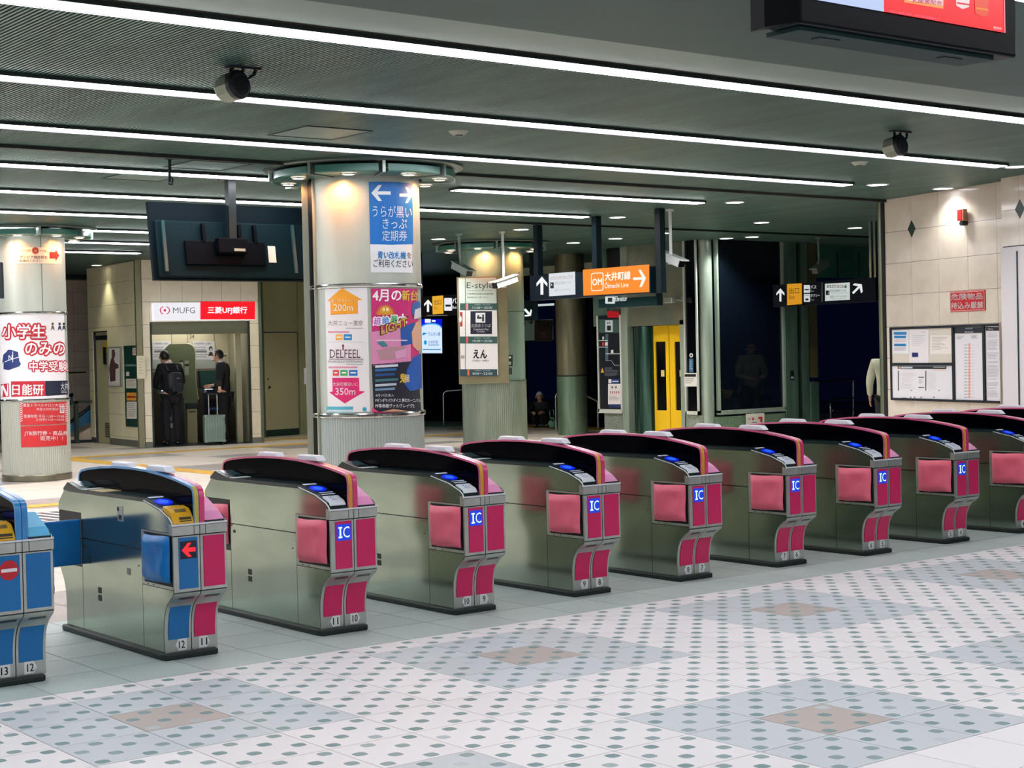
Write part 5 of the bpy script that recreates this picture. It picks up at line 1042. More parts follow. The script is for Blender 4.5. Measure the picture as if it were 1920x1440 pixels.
t = thing('tall_window', 'tall dark window with pale frame, dim standing figures behind it', 'window', ER.pt(um, 0, .06), 0)
MB().box(u0 - um, u1 - um, -.01, 0, zb, za).build('pane', GL, t)
for a in ((u0 - um, u0 - um + .035, zb, za), (u1 - um - .035, u1 - um, zb, za), (u0 - um, u1 - um, zb - .03, zb + .04), (u0 - um, u1 - um, za - .03, za)): MB().box(a[0], a[1], -.05, .02, a[2], a[3]).build('frame_bar', LGST, t)
t, c, dm = board('standing_sign', 'small white sign with red bent arrow low before the granite base', 'sign', ER, 1387, 775, 1420, 795, .02, 'd9d8d2', .14); c.ell(1398.5, 785, 2, 2.6, 'b8484a', 2, 'round_mark'); c.poly([(1408, 781.5), (1416, 781), (1416, 791), (1412, 791), (1412, 785), (1408, 785)], 'b8202c', 2, 'red_arrow'); c.rect(1389, 784.5, 1394, 786, '8a4a4a', 2, 'small_print'); c.rect(1396, 791, 1406, 792.2, '2c3034', 2, 'small_print'); c.flush()
MB().box(dm[0] + .1, dm[0] + .12, -.02, -.004, -.9, 0).build('stand', mat('8f9690', .4), t)
# post between exit and marble wall
pw = WR.pt(-.10, 0, -.02); o = struct('trim_3', MB().lathe([(.058, 0), (.058, HC)], 24), noisy('8a8a70', '5c6e5c', 2, .3, .6, stretch=(3, 3, .4)), smooth=50, loc=(pw.x, pw.y, 0), label='round steel post where the marble wall ends')
struct('trim_4', MB().box(-.055, -.0, -.03, .2, 0, HC), mat('0a0d14', .5), loc=(15.81, 12.70, 0), rz=WR.rz, label='dark joint at the end of the marble wall')
# far glass front
FG = PF(21.3, 0, -math.pi / 2)
wg = root_struct('wall_far', FG, 'dark glass front at the far end of the hall')
pbox('fascia', FG, wg, 700, None, 1150, 500, -.02, .1, mat('24332f', .5)); pbox('pale_band', FG, wg, 984, 488, 1132, 512, .1, .02, mat('c9d4c2', .5)); pbox('light_line', FG, wg, 1000, 570, 1046, 574, .1, .03, mat('d9e6e2', emit=.8))
for x in (786, 800, 866, 985, 1046, 1110): pbox('mullion', FG, wg, x, 500, x + 4, None, 0, .06, mat('12261f', .3, .6))
for a, b in ((788, 866), (866, 985), (1050, 1132)): pbox('pane', FG, wg, a, 512, b, None, 0, .02, GLASSD)
t, c, dm = board('hanging_banner', 'dim shop banner with an arrow behind the directory column', 'sign', FG, 984, 600, 1046, 638, .02, '9cc0b0', .12); c.rect(1012, 600, 1046, 640, '3f352f', 1, 'brown_panel'); c.text('アトレイン', 1017, 600, 1046, 616, '0c0f10', 2, .02); c.lines(1022, 622, 1044, 636, 3, '6a5248', 2); c.arrow(1004, 604, 11, 0, '0c1512', 2, .14, .4); c.ell(991, 606, 4, 6, '5a2430', 2, 'round_mark'); c.flush()
t, c, dm = board('digital_sign', 'bright blue and white lit digital sign left of the directory column', 'screen', FG, 801, 596, 842, 664, .08, '05070e', .1)
c.rect(801, 598, 841, 614, '0a18d8', 1, 'picture', emit=1.); c.poly([(800.5, 616), (806, 611), (813, 608.5), (821, 608), (829, 608.5), (836, 611), (841, 616), (841.5, 662), (801.5, 662)], 'cfe2fb', 3, 'picture', emit=1.1); c.poly([(800.5, 613), (806, 608.5), (813, 606), (821, 605.5), (829, 606), (836, 608.5), (841, 613), (841, 618), (800.5, 618)], '3aa0f0', 2, 'picture', emit=1.)
c.rect(809, 598, 820, 605, 'eef4ff', 3, 'pictogram', emit=1.); c.rect(822, 600, 829, 603.5, 'eef4ff', 3, 'pictogram', emit=1.); c.poly([(804, 628), (806, 623), (814, 625), (806, 628.5)], '1a9ad0', 4, 'logo', emit=.9); c.text('りんかい線', 816, 622, 838, 630, '2a6ab8', 4, .01, emit=.8); c.ell(810, 642, 2.8, 4.2, '1aa0d8', 4, 'logo', emit=.9); c.text('大井町駅', 815, 638, 834, 645, '2a6ab8', 4, emit=.8); c.rect(815, 646, 836, 647.4, '6a9ad0', 4, 'small_print', emit=.8); c.rect(805, 654, 839, 656, '5a9ac8', 4, 'small_print', emit=.8); c.flush()
t = thing('floor_mat', 'green entrance mat on the floor left of the directory column', 'mat', (20.2, 28.6, 0)); MB().box(-.7, .7, -1.6, 1.6, 0, .012).build('mat', noisy('6f9a82', '5c8a72', 8, .8), t)
def rail(label, pf, paths, r=.022):
    p0 = paths[0][0]; u, z = pf.uz(*p0); t = thing('handrail', label, 'handrail', pf.pt(u, 0), pf.rz)
    for i, path in enumerate(paths):
        q = [pf.uz(*p) for p in path]; v = [(a - u, 0, b) for a, b in q]
        if i == 0: v[0] = (0, 0, 0)
        MB().tube(v, r, 10).build('tube', CHROME, t, 50)
    return t
b1 = onz(1043, 806); rail('chrome stair handrail right of the seated person', PF(b1.x, b1.y, -YAW), [[(1043, 806), (1042, 745), (1043, 739), (1048, 735), (1056, 734.5), (1084, 733), (1104, 744), (1122, 753)], [(1121, 753), (1122, 805)]])
b2 = onz(832, 798); rail('chrome handrail below the digital sign', PF(b2.x, b2.y, -YAW), [[(832, 798), (831, 741), (833, 735), (838, 733), (866, 731)]])
b3 = PF(0, 20.4, 0); rail('chrome barrier rails inside the exit opening', b3, [[(1558, 812), (1557, 757), (1558, 751), (1563, 748), (1600, 746)], [(1561, 770), (1600, 767.5)], [(1524, 716.5), (1601, 712.5)], [(1600, 712), (1600, 812)]], .02)
# ================================================================== BANK MACHINE BOOTH AND GREY DOOR
MA, MBp = Vector((12.294, 26.186)), Vector((14.359, 25.71)); dM = MBp - MA
MF = PF(MA.x, MA.y, math.atan2(dM.y, dM.x)); LW = PF(MA.x, MA.y, math.atan2(-2.637, -.241))
DEP = 1.5
def stp(name, pf, label, u0, u1, th=.12):
    return struct(name, MB().box(u0, u1, .0, th, 0, HC), mat('8f8a72', .6), loc=(pf.o.x, pf.o.y, 0), rz=pf.rz, label=label)
uE = MF.uz(492, 700)[0]; oa, ob = MF.uz(283, 700)[0], MF.uz(470, 700)[0]; zo = MF.uz(380, 603)[1]
wf = root_struct('wall_booth_front', MF, 'cream tiled front of the bank machine booth')
zj = MF.uz(360, 523)[1]; zs = [.1] + [zj - k * .4 for k in range(int((zj - .15) / .4), -1, -1)] + [HC]
us = [MF.uz(x, 540)[0] for x in (265, 301, 341, 378, 415, 451, 483)]
tile_wall(wf, us, zs, TILEW, holes=[(oa, ob, -1, zo)])
MB().box(us[0], oa, .0, .1, 0, HC).box(ob, us[-1], .0, .1, 0, HC).box(oa, ob, 0, .1, zo, HC).build('backing', JOINT, wf); MB().box(us[0], oa, -.016, 0, 0, .1).box(ob, us[-1], -.016, 0, 0, .1).build('skirting', mat('6e7468', .5), wf)
MB().box(us[-1], uE, -.02, .12, 0, HC).build('corner_post', mat('6d7a6e', .35, .5), wf); MB().box(-.10, .0, -.03, .08, 0, HC).build('corner_post', mat('8e8c70', .35, .5), wf)
uD = LW.uz(177, 700)[0]; uD2 = LW.uz(204, 700)[0]; uL0 = LW.uz(165, 560)[0]; zd = LW.uz(190, 621)[1]
wlf = root_struct('wall_booth_side', LW, 'cream tiled side of the bank machine booth with staff door')
us2 = [uL0] + [LW.uz(x, 560)[0] for x in (190, 221)] + [-.1]
tile_wall(wlf, us2, zs, noisy('e8e2bd', 'dfd9b2', 4, .4), holes=[(uD, uD2, -1, zd)])
MB().box(uL0, uD, 0, .1, 0, HC).box(uD2, -.1, 0, .1, 0, HC).box(uD, uD2, 0, .1, zd, HC).build('backing', JOINT, wlf); MB().box(uD2, -.1, -.016, 0, 0, .12).build('skirting', mat('63665a', .5), wlf); MB().box(uD, uD2, .1, .14, 0, zd).build('reveal', mat('3a3a28', .6), wlf)
t = thing('staff_door', 'narrow cream staff door with black closer and vent left of the booth', 'door', LW.pt((uD + uD2) / 2, 0, -.07), LW.rz); hw = (uD2 - uD) / 2 - .02
MB().box(-hw, hw, -.03, 0, .01, zd - .02).build('leaf', mat('b9b58c', .5), t); MB().box(-hw + .1, hw - .1, -.07, -.03, zd - .16, zd - .08).build('door_closer', mat('14181a', .4), t); MB().prism([(-.1, zd - .42), (.25, zd - .42), (.25, zd - .1)], -.034, -.03, 'y').build('warning_sticker', mat('d8b62a', .5), t); MB().box(.05, .2, -.05, -.03, zd - .62, zd - .3).build('lever', mat('0d1214', .4), t)
vm = MB()
for i in range(8): vm.box(.02, hw - .04, -.038, -.03, .12 + i * .035, .14 + i * .035)
vm.build('vent_louvre', mat('4a4a38', .5), t)
# pictures on the side wall
t, c, dm = board('framed_poster', 'framed poster of a brown robed figure on the booth side wall', 'poster', LW, 206, 650, 231, 725, .03, '8f958a', .012, rough=.3)
c.rect(208, 653, 229, 719, 'e4e2dc', 1, 'sheet'); c.rect(208, 719, 229, 723, 'd9d8d0', 1, 'sheet_foot'); c.poly([(213, 672), (217, 670), (220, 680), (226, 683), (227, 690), (221, 692), (221, 714), (211, 716), (209, 690)], '5a3f38', 2, 'figure_print'); c.poly([(214, 656), (219, 655), (221, 664), (219, 672), (214, 671)], '6a4a3e', 3, 'figure_print'); c.flush()
t, c, dm = board('notice_strip', 'tall green notice strip with papers beside the bank machine booth', 'notice board', LW, 237, 648, 262, 800, .02, '123f33', .012)
c.rect(252, 652, 259, 666, 'd8d2c4', 2, 'paper_sheet'); c.lines(253, 654, 258, 664, 3, 'b04838', 3, .4, .1); c.rect(240, 697, 246, 705, 'ddd6d0', 2, 'paper_sheet'); c.rect(239, 683, 258, 687, '6a8a80', 2, 'label_strip'); c.rect(240, 710, 259, 728, 'd9d6c4', 2, 'paper_sheet'); c.lines(242, 713, 257, 726, 4, 'a8a698', 3, .35); c.rect(241, 736, 259, 751, 'e2a23a', 2, 'orange_sheet'); c.rect(242, 742, 258, 746, 'b03a20', 3, 'small_print'); c.rect(241, 753, 260, 785, 'dfdcd0', 2, 'paper_sheet'); c.lines(243, 756, 258, 783, 7, 'a09e96', 3, .35); c.flush()
t, c, dm = board('paper_notice', 'blank looking cream paper notice on the booth corner post', 'sign', MF, 255.5, 667, 271, 710, .012, 'dcd8bc', .05); c.lines(258, 672, 268, 704, 6, 'c4c0a4', 2, .3); c.flush()
for px, py in ((203, 489),):
    q = LW.pt(LW.uz(px, 500)[0], HC, .22); t = thing('downlight', 'round ceiling downlight close above the booth side wall', 'ceiling light', q, group='round ceiling downlights'); MB().lathe([(0, -.006), (.09, -.006)], 20).build('lens', mat('fff2dc', emit=8.), t); MB().lathe([(.09, -.008), (.11, -.008), (.115, 0), (.09, 0)], 20).build('trim_ring', CHROME, t); down_spot(q.x, q.y, HC - .03, 45, (1, .95, .75), 80)
q = MF.pt(uE + .9, HC, .5); t = thing('downlight', 'added unseen downlight brightening the grey door, behind the monitor', 'ceiling light', q, group='round ceiling downlights'); MB().lathe([(0, -.006), (.09, -.006)], 20).build('lens', mat('fff2dc', emit=8.), t); down_spot(q.x, q.y, HC - .03, 130, (1, .95, .8), 130)  # added downlight and spot, hidden from view, to brighten the recess wall and door
# lit fascia sign
t, c, dm = board('bank_sign', 'lit white and red bank sign over the machine booth', 'sign', MF, 284, 568, 473, 601, .16, 'f1eff6', .016, emit=.98)
c.rect(371, 566, 473, 599.5, 'f20a1c', 1, 'red_field', emit=1.1); c.text('MUFG', 320, 577, 361, 588, '8d8d96', 2, .0, emit=.5); c.text('三菱UFJ銀行', 385, 576, 458, 590, 'fff2f4', 2, .03, emit=1.1)
n = 12
for a0 in (110, -70):
    P = [(304.8 + 9.6 * math.cos(math.radians(a0 + 140 * i / n)), 582.5 - 8 * math.sin(math.radians(a0 + 140 * i / n))) for i in range(n + 1)] + [(304.8 + 7.6 * math.cos(math.radians(a0 + 140 * i / n)), 582.5 - 6.6 * math.sin(math.radians(a0 + 140 * i / n))) for i in range(n, -1, -1)]
    q = [MF.uz(*p) for p in P]; c._put(q, [(i, i + 1, 2 * n - i, 2 * n + 1 - i) for i in range(n)], 'e0305a', 2, 'logo', .9)
c.ell(304.8, 582.5, 2.3, 2.3, 'd0203a', 2, 'logo', emit=.9); c.flush()
# inside of the booth
BK = MF.back(DEP); bi = root_struct('wall_booth_inside', MF, 'inside walls of the bank machine booth')
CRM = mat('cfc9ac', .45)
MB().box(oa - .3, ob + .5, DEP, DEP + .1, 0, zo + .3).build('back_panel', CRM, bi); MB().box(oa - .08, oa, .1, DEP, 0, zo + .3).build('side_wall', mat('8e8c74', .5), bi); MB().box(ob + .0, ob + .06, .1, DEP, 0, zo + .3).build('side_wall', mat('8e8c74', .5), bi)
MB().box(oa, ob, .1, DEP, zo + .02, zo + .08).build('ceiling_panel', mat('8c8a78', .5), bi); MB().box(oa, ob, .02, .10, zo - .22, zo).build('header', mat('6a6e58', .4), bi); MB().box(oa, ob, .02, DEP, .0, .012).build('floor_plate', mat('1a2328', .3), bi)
MB().box(ob - .20, ob - .10, .25, .35, 0, zo - .22).build('side_post', mat('b3b295', .4), bi); MB().box(oa + .0, oa + .03, -.01, .06, 0, zo).box(ob - .03, ob, -.01, .06, 0, zo).build('jamb_trim', mat('2e3a36', .35, .5), bi)
for x in (322, 352, 402): pbox('panel_joint', BK, bi, x, 622, x + .8, 690, -DEP + .0, .004, mat('6f6c58', .6))
lp = bpy.data.lights.new('booth_lamp', 'AREA'); lp.energy = 14; lp.size = 1.2; lp.color = (1, .95, .85); o = bpy.data.objects.new('booth_lamp', lp); COL.objects.link(o); q = MF.pt((oa + ob) / 2, zo - .02, -DEP * .6); o.location = q
PP = MF.back(DEP - .02)
def bposter(label, x0, x1):
    t, c, dm = board('wall_poster', label, 'poster', PP, x0, 640, x1, 691, .01, 'dcdde2')
    w_ = x1 - x0; c.text('お取扱時間のご案内', x0 + 2, 642, x0 + w_ * .8, 646, '7a7c86', 2); c.lines(x0 + 2, 650, x0 + w_ * .62, 662, 3, 'a6a8b2', 2, .4, .2); c.rect(x0 + 3, 657, x0 + w_ * .62, 661, '8a8c96', 2, 'small_print'); c.lines(x0 + 2, 664, x0 + w_ * .7, 672, 2, 'a6a8b2', 2, .4); c.rect(x0, 674, x1, 690, 'a9b1ac', 1, 'grey_panel')
    hx = x0 + w_ * .80; c.ell(hx, 654, 3.6, 4.6, '20242c', 2, 'figure_print'); c.ell(hx + .3, 656, 2.6, 3.6, 'b9bcc2', 3, 'figure_print'); c.poly([(hx - 5, 667), (hx - 2, 660), (hx + 2.6, 660), (hx + 5, 667)], '2a2e38', 2, 'figure_print'); c.flush()
bposter('white bank notice with a portrait, above the left man', 286, 321); bposter('white bank notice with a portrait, above the right man', 362, 403)
c = Canvas(BK, bi, 0, 0, -DEP + .012); c.text('24', 355, 627, 364, 634, '5c5a50', 1); c.rect(418, 666, 424, 680, 'b9bda8', 1, 'paper_sheet'); c.rect(418, 666, 424, 668, '20241e', 2, 'label_strip'); c.rect(429, 665, 438, 695, 'a8ad98', 1, 'paper_sheet'); c.flush()
DG = mat('0f3a34', .35)
def atm(label, x0, x1):
    pf = MF.back(DEP - .02); um = (pf.uz(x0, 750)[0] + pf.uz(x1, 750)[0]) / 2; hw = (pf.uz(x1, 750)[0] - pf.uz(x0, 750)[0]) / 2
    t = thing('cash_machine', label, 'cash machine', pf.pt(um, 0), pf.rz, 'bank cash machines'); Bk = mat('070b1c', .3)
    MB().prism([(0, 0), (-.62, 0), (-.62, .80), (-.56, .92), (-.30, 1.0), (-.22, 1.32), (0, 1.32)], -hw, hw).build('cabinet', Bk, t)
    MB().prism([(-.225, 1.31), (-.305, 1.01), (-.30, 1.0), (-.21, 1.31)], -hw + .04, hw - .04).build('screen_hood', DG, t); MB().box(-hw * .7, -hw * .1, -.50, -.44, .965, .985).build('lit_slot', mat('dfe6f2', emit=.9), t); MB().box(-hw * .6, hw * .5, -.54, -.3, .93, .97).build('keypad_shelf', mat('1b2436', .25), t)
    cc = Canvas(PF(pf.pt(um, 0, .62).x, pf.pt(um, 0, .62).y, pf.rz), t, 0, 0, .622); y0 = 765
    cc._put([(-hw * .5, .60), (hw * .3, .60), (hw * .3, .64), (-hw * .5, .64)], [(0, 1, 2, 3)], '2a4a8c', 1, 'blue_label'); cc._put([(-hw * .62, .42), (-hw * .1, .42), (-hw * .1, .50), (-hw * .62, .50)], [(0, 1, 2, 3)], '93a2bc', 1, 'small_print'); cc._put([(-hw * .4, .30), (.0, .30), (.0, .38), (-hw * .4, .38)], [(0, 1, 2, 3)], 'c4ccd6', 1, 'card_logo'); cc.flush()
atm('dark cash machine in front of the man with the backpack', 286, 330); atm('dark cash machine in front of the man with the suitcase', 366, 412)
# partition with rounded top, and bin
PT = MF.back(DEP - .62); u, _ = PT.uz(340, 700); zt_ = PT.uz(340, 645)[1]; t = thing('partition_screen', 'olive partition with rounded top between the two cash machines', 'partition', PT.pt(u, 0), PT.rz)
hp = .30; pr_ = [(-hp, .25), (-hp, zt_ - .1), (-hp + .1, zt_)] + [(.12 + .14 * math.sin(a), zt_ - .14 + .14 * math.cos(a)) for a in [0, .4, .8, 1.2, 1.57]] + [(.26, 1.1), (.30, .8), (.1, .25)]
MB().prism(pr_, 0, .04, 'y').build('screen', mat('5d6a4c', .45), t); MB().strip([(p[0], p[1]) for p in pr_[2:10]], -.0, .05, .015).mesh('x', CRM) if False else None
MB().tube([(p[0], .02, p[1]) for p in pr_[3:10]], .018, 8).build('edge_trim', mat('c6bf9c', .4), t); MB().box(-hp, -hp + .06, 0, .04, 0, .3).box(.04, .1, 0, .04, 0, .3).build('support', mat('5d6a4c', .45), t)
c = Canvas(PT, t, u, 0, .004); c.rect(336, 676, 343, 700, 'a9b096', 1, 'paper_sheet'); c.rect(346, 676, 354, 703, '8f9a84', 1, 'paper_sheet'); c.rect(346, 682, 354, 687, '20261e', 2, 'label_strip'); c.rect(336, 676, 343, 679, '20261e', 2, 'label_strip'); c.flush()
PN = MF.back(DEP - .75); u, _ = PN.uz(361, 790); t = thing('waste_bin', 'narrow beige waste bin between the two cash machines', 'bin', PN.pt(u, .012), PN.rz); MB().box(-.09, .09, 0, .11, .0, .62).build('body', mat('a9a67c', .5), t, bevel=.008); MB().prism([(0, .62), (.11, .62), (.11, .72), (.04, .72)], -.09, .09).build('lid', mat('1b2a2c', .35), t); MB().box(-.06, .06, -.004, 0, .56, .58).build('slot', mat('15180f', .5), t)
# grey door in its recess right of the booth
p0, p1 = onz(498, 819), onz(575, 813.5); GD = PF(p0.x, p0.y, math.atan2(p1.y - p0.y, p1.x - p0.x))
wd_ = root_struct('wall_recess', GD, 'olive grey recessed wall with a plain door right of the booth'); OL = noisy('b2b28c', 'a5a680', 1.5, .45)
pbox('wall_panel', GD, wd_, 478, None, 492, None, 0, .05, mat('5f664e', .5)); pbox('wall_panel', GD, wd_, 492, None, 556, 622, 0, .05, OL); pbox('wall_panel', GD, wd_, 557, None, 572, None, 0, .05, OL); pbox('wall_panel', GD, wd_, 572, None, 640, None, 0, .03, mat('6f7a66', .45))
ua, ub = GD.uz(493, 720)[0], GD.uz(556, 720)[0]; zt_ = GD.uz(525, 623)[1]; t = thing('grey_door', 'plain olive grey door with round knob right of the bank machine booth', 'door', GD.pt((ua + ub) / 2, 0, .02), GD.rz); hw = (ub - ua) / 2
MB().box(-hw + .008, hw - .008, -.03, 0, .02, zt_ - .01).build('leaf', noisy('bcbb94', 'b2b28c', 1.5, .45), t); MB().box(-hw + .008, hw - .008, -.034, 0, .0, .13).build('kick_plate', mat('1f3a34', .4), t)
kz = GD.uz(500, 726)[1]; k = MB().lathe([(0, .05), (.022, .05), (.028, .035), (.012, .02), (.012, 0)], 14).build('knob', CHROME, t, loc=(-hw + .09, -.03, kz)); k.rotation_euler = (math.pi / 2, 0, 0); MB().tube([(-hw + .09, -.036, kz + .16), (-hw + .09, -.03, kz + .16)], .016, 10).build('lock', mat('30352c', .3, .6), t)
# corridor and escalator behind the left column
KF = PF(0, 31.5, 0); kw = root_struct('wall_corridor', KF, 'pale tiled corridor wall behind the escalator')
ka, kb = KF.uz(60, 650)[0], KF.uz(180, 650)[0]; kus = [KF.uz(x, 650)[0] for x in (60, 90, 115, 139, 166, 190)]; kz_ = [0] + [KF.uz(130, y)[1] for y in (764, 723, 690, 659, 618, 588, 548)] + [KF.uz(130, 525)[1]]
tile_wall(kw, kus, kz_, noisy('cdbfae', 'bcae9e', 3, .4)); MB().box(ka, kus[-1], 0, .1, 0, HC).build('backing', JOINT, kw); MB().box(ka, kus[-1], -.5, 0, kz_[-1], HC).build('dark_soffit', mat('0d1f26', .5), kw); pbox('handrail_line', KF, kw, 120, 697, 160, 700, .015, .02, mat('30342c', .5))
e0 = onz(106, 834); EFp = PF(e0.x, e0.y + .3, 0); P_ = lambda x, y: EFp.uz(x, y)
t = thing('escalator', 'escalator side with blue glass balustrade rising behind the left column', 'escalator', EFp.pt(P_(136, 800)[0], 0), 0); u0 = P_(136, 800)[0]
def epoly(nm, pts, y0, y1, m): 
    q = [P_(*p) for p in pts]; return MB().prism([(a - u0, max(b, 0)) for a, b in q], y0, y1, 'y').build(nm, m, t)
epoly('glass_panel', [(118, 805), (172, 762), (172, 790), (126, 815), (118, 818)], .0, .02, mat('2a6a94', .15, coat=.3)); epoly('glass_panel', [(118, 770), (172, 742), (172, 758), (118, 802)], .9, .92, mat('38586a', .15)); epoly('skirt_panel', [(110, 826), (128, 822), (172, 800), (172, 826)], -.05, .0, mat('c8b8a4', .45)); epoly('lower_plinth', [(100, 834), (175, 832), (175, 824), (100, 826)], -.1, -.05, mat('1e2e30', .4))
MB().tube([(P_(118, 803)[0] - u0, .01, P_(118, 803)[1]), (P_(172, 761)[0] - u0, .01, P_(172, 761)[1])], .035, 10).build('handrail', mat('0b1420', .3), t); MB().tube([(P_(118, 768)[0] - u0, .9, P_(118, 768)[1]), (P_(172, 740)[0] - u0, .9, P_(172, 740)[1])], .035, 10).build('handrail', mat('0b1420', .3), t)
MB().box(P_(136, 800)[0] - u0 - .03, P_(140, 800)[0] - u0, -.2, -.14, 0, P_(138, 752)[1]).box(P_(118, 752)[0] - u0, P_(170, 752)[0] - u0, -.2, -.14, P_(140, 756)[1], P_(140, 751)[1]).build('guard_rail', mat('4a5650', .35, .6), t)
# decal with stripes on the floor
p = onz(108, 967); t = thing('floor_sticker', 'dark floor sticker with white diagonal stripes behind the blue gate', 'floor sticker', (p.x, p.y, 0)); MB().box(-.35, .35, -.45, .45, 0, .003).build('sheet', mat('23282e', .5), t); mb = MB()
for i in range(5): a = -.32 + i * .15; mb.add([(a, -.42, .004), (a + .06, -.42, .004), (a + .06 - .12, .42, .004), (a - .12, .42, .004)], [(0, 1, 2, 3)])
mb.build('stripe', mat('dcdcdc', .5), t)

# ================================================================== PEOPLE AND LUGGAGE
def skin(name, J, E, m, parent, root=0, sub=1):
    names = list(J); me = bpy.data.meshes.new(name); me.from_pydata([J[n][0] for n in names], [(names.index(a), names.index(b)) for a, b in E], []); me.materials.append(m)
    o = link(name, me, parent); o.modifiers.new('skin', 'SKIN').use_smooth_shade = True
    for i, n in enumerate(names):
        r = J[n][1]; me.skin_vertices[0].data[i].radius = r if isinstance(r, tuple) else (r, r); me.skin_vertices[0].data[i].use_root = (i == root)
    s = o.modifiers.new('sub', 'SUBSURF'); s.levels = sub; s.render_levels = sub + 1
    return o
SKN = mat('c99b80', .5); SUIT = noisy('04060f', '080b16', 12, .85); HAIR = mat('07080c', .45); WHT = mat('dfe2e6', .6); SHOE = mat('07080a', .3)
def person(label, loc, rz, suit=SUIT, lean=0., headv=(0, .02), headdown=.03, armL=None, armR=None, legs=None, pelv=.90, hair=HAIR, trousers=None, skinm=SKN, coat_len=.0, cap=None, mask=False, collar=True):
    t = thing('person', label, 'person', loc, rz)
    V = Vector; ch = V((0, .02 + lean * .35, pelv + .42)); sh = V((0, .01 + lean * .4, pelv + .50)); nk = V((headv[0] * .2, .03 + lean * .45, pelv + .575)); hd = V((headv[0], nk.y + headv[1] + headdown, pelv + .665)); tp = V((headv[0], nk.y + headv[1] + headdown * .6, pelv + .755))
    armL = armL or [(-.24, -.02, pelv + .22), (-.25, .06, pelv - .02)]; armR = armR or [(.24, -.02, pelv + .22), (.25, .06, pelv - .02)]
    legs = legs or [[(-.10, .02, .49), (-.10, -.02, .085), (-.12, .13, .035)], [(.10, .02, .49), (.10, -.02, .085), (.12, .13, .035)]]
    J = {'pel': (V((0, 0, pelv)), (.13, .10)), 'sp': (V((0, .01 + lean * .15, pelv + .2)), (.12, .09)), 'ch': (ch, (.14, .10)), 'nk': (nk, .05), 'jaw': (hd - V((0, -.012, .055)), (.058, .066)), 'hd': (hd + V((0, .0, .02)), (.080, .096)), 'tp': (tp, (.058, .07))}
    E = [('pel', 'sp'), ('sp', 'ch'), ('ch', 'nk'), ('nk', 'jaw'), ('jaw', 'hd'), ('hd', 'tp')]
    Jk = {'pel': (V((0, 0, pelv - .06 - coat_len)), (.165, .125)), 'sp': (V((0, .01 + lean * .15, pelv + .18)), (.148, .115)), 'ch': (ch, (.182, .14)), 'nk': (nk - V((0, 0, .022)), (.082, .078))}
    Ek = [('pel', 'sp'), ('sp', 'ch'), ('ch', 'nk')]
    for s, A in ((-1, armL), (1, armR)):
        n = 'L' if s < 0 else 'R'; el, wr_ = V(A[0]), V(A[1]); so = V((s * .175, sh.y, sh.z - .015)); d = (wr_ - el).normalized(); side = d.cross(V((s, 0, 0))).normalized() if abs(d.x) < .9 else V((0, 0, 1))
        J.update({'so' + n: (so, .055), 'el' + n: (el, .04), 'wr' + n: (wr_, .027), 'pa' + n: (wr_ + d * .055, (.03, .018))}); E += [('ch', 'so' + n), ('so' + n, 'el' + n), ('el' + n, 'wr' + n), ('wr' + n, 'pa' + n)]
        for i, (o_, L) in enumerate(((-.024, .062), (-.008, .075), (.008, .07), (.023, .055))):
            a = wr_ + d * .075 + side * o_; b = a + d * L * .6; c_ = b + d * L * .3 + V((-s * .015, .012, -.005)); J.update({'f%d%s' % (i, n): (a, .0095), 'g%d%s' % (i, n): (b, .0085), 'h%d%s' % (i, n): (c_, .0075)}); E += [('pa' + n, 'f%d%s' % (i, n)), ('f%d%s' % (i, n), 'g%d%s' % (i, n)), ('g%d%s' % (i, n), 'h%d%s' % (i, n))]
        J.update({'ta' + n: (wr_ + d * .035 + side * .034, .011), 'tb' + n: (wr_ + d * .07 + side * .05, .0095)}); E += [('pa' + n, 'ta' + n), ('ta' + n, 'tb' + n)]
        Jk.update({'so' + n: (so, .092), 'el' + n: (el, .062), 'wr' + n: (wr_ - d * .02, .046)}); Ek += [('ch', 'so' + n), ('so' + n, 'el' + n), ('el' + n, 'wr' + n)]
    Jt = {'pel': (V((0, 0, pelv)), (.14, .11))}; Et = []
    for s, n, L in ((-1, 'L', legs[0]), (1, 'R', legs[1])):
        hp_ = V((s * .09, .0, pelv - .06)); kn, an, to = map(V, L)
        J.update({'hp' + n: (hp_, .08), 'kn' + n: (kn, .055), 'an' + n: (an, .038), 'to' + n: (to, (.038, .028))}); E += [('pel', 'hp' + n), ('hp' + n, 'kn' + n), ('kn' + n, 'an' + n), ('an' + n, 'to' + n)]
        Jt.update({'hp' + n: (hp_, .10), 'kn' + n: (kn, .074), 'an' + n: (V((an.x, an.y, .055)), .064)}); Et += [('pel', 'hp' + n), ('hp' + n, 'kn' + n), ('kn' + n, 'an' + n)]
        d = (to - an); d.z = 0; d.normalize(); bx = V((an.x, an.y, 0)); ss = skin('shoe', {'h': (V((bx.x, bx.y, .045)) - d * .04, (.045, .042)), 'm': (V((bx.x, bx.y, .042)) + d * .07, (.05, .038)), 't': (V((bx.x, bx.y, .034)) + d * .17, (.042, .030))}, [('h', 'm'), ('m', 't')], SHOE, t)
    skin('body', J, E, skinm, t); skin('jacket', Jk, Ek, suit, t); skin('trousers', Jt, Et, trousers or suit, t)
    fw = V((0, 1, 0)) * 1.0; face = hd + V((0, .083, -.005))
    nz_ = MB().add([(hd.x - .011, hd.y + .078, hd.z - .018), (hd.x + .011, hd.y + .078, hd.z - .018), (hd.x, hd.y + .106, hd.z - .012), (hd.x, hd.y + .082, hd.z + .02)], [(0, 1, 2), (0, 2, 3), (1, 3, 2), (0, 3, 1)]).build('nose', skinm, t)
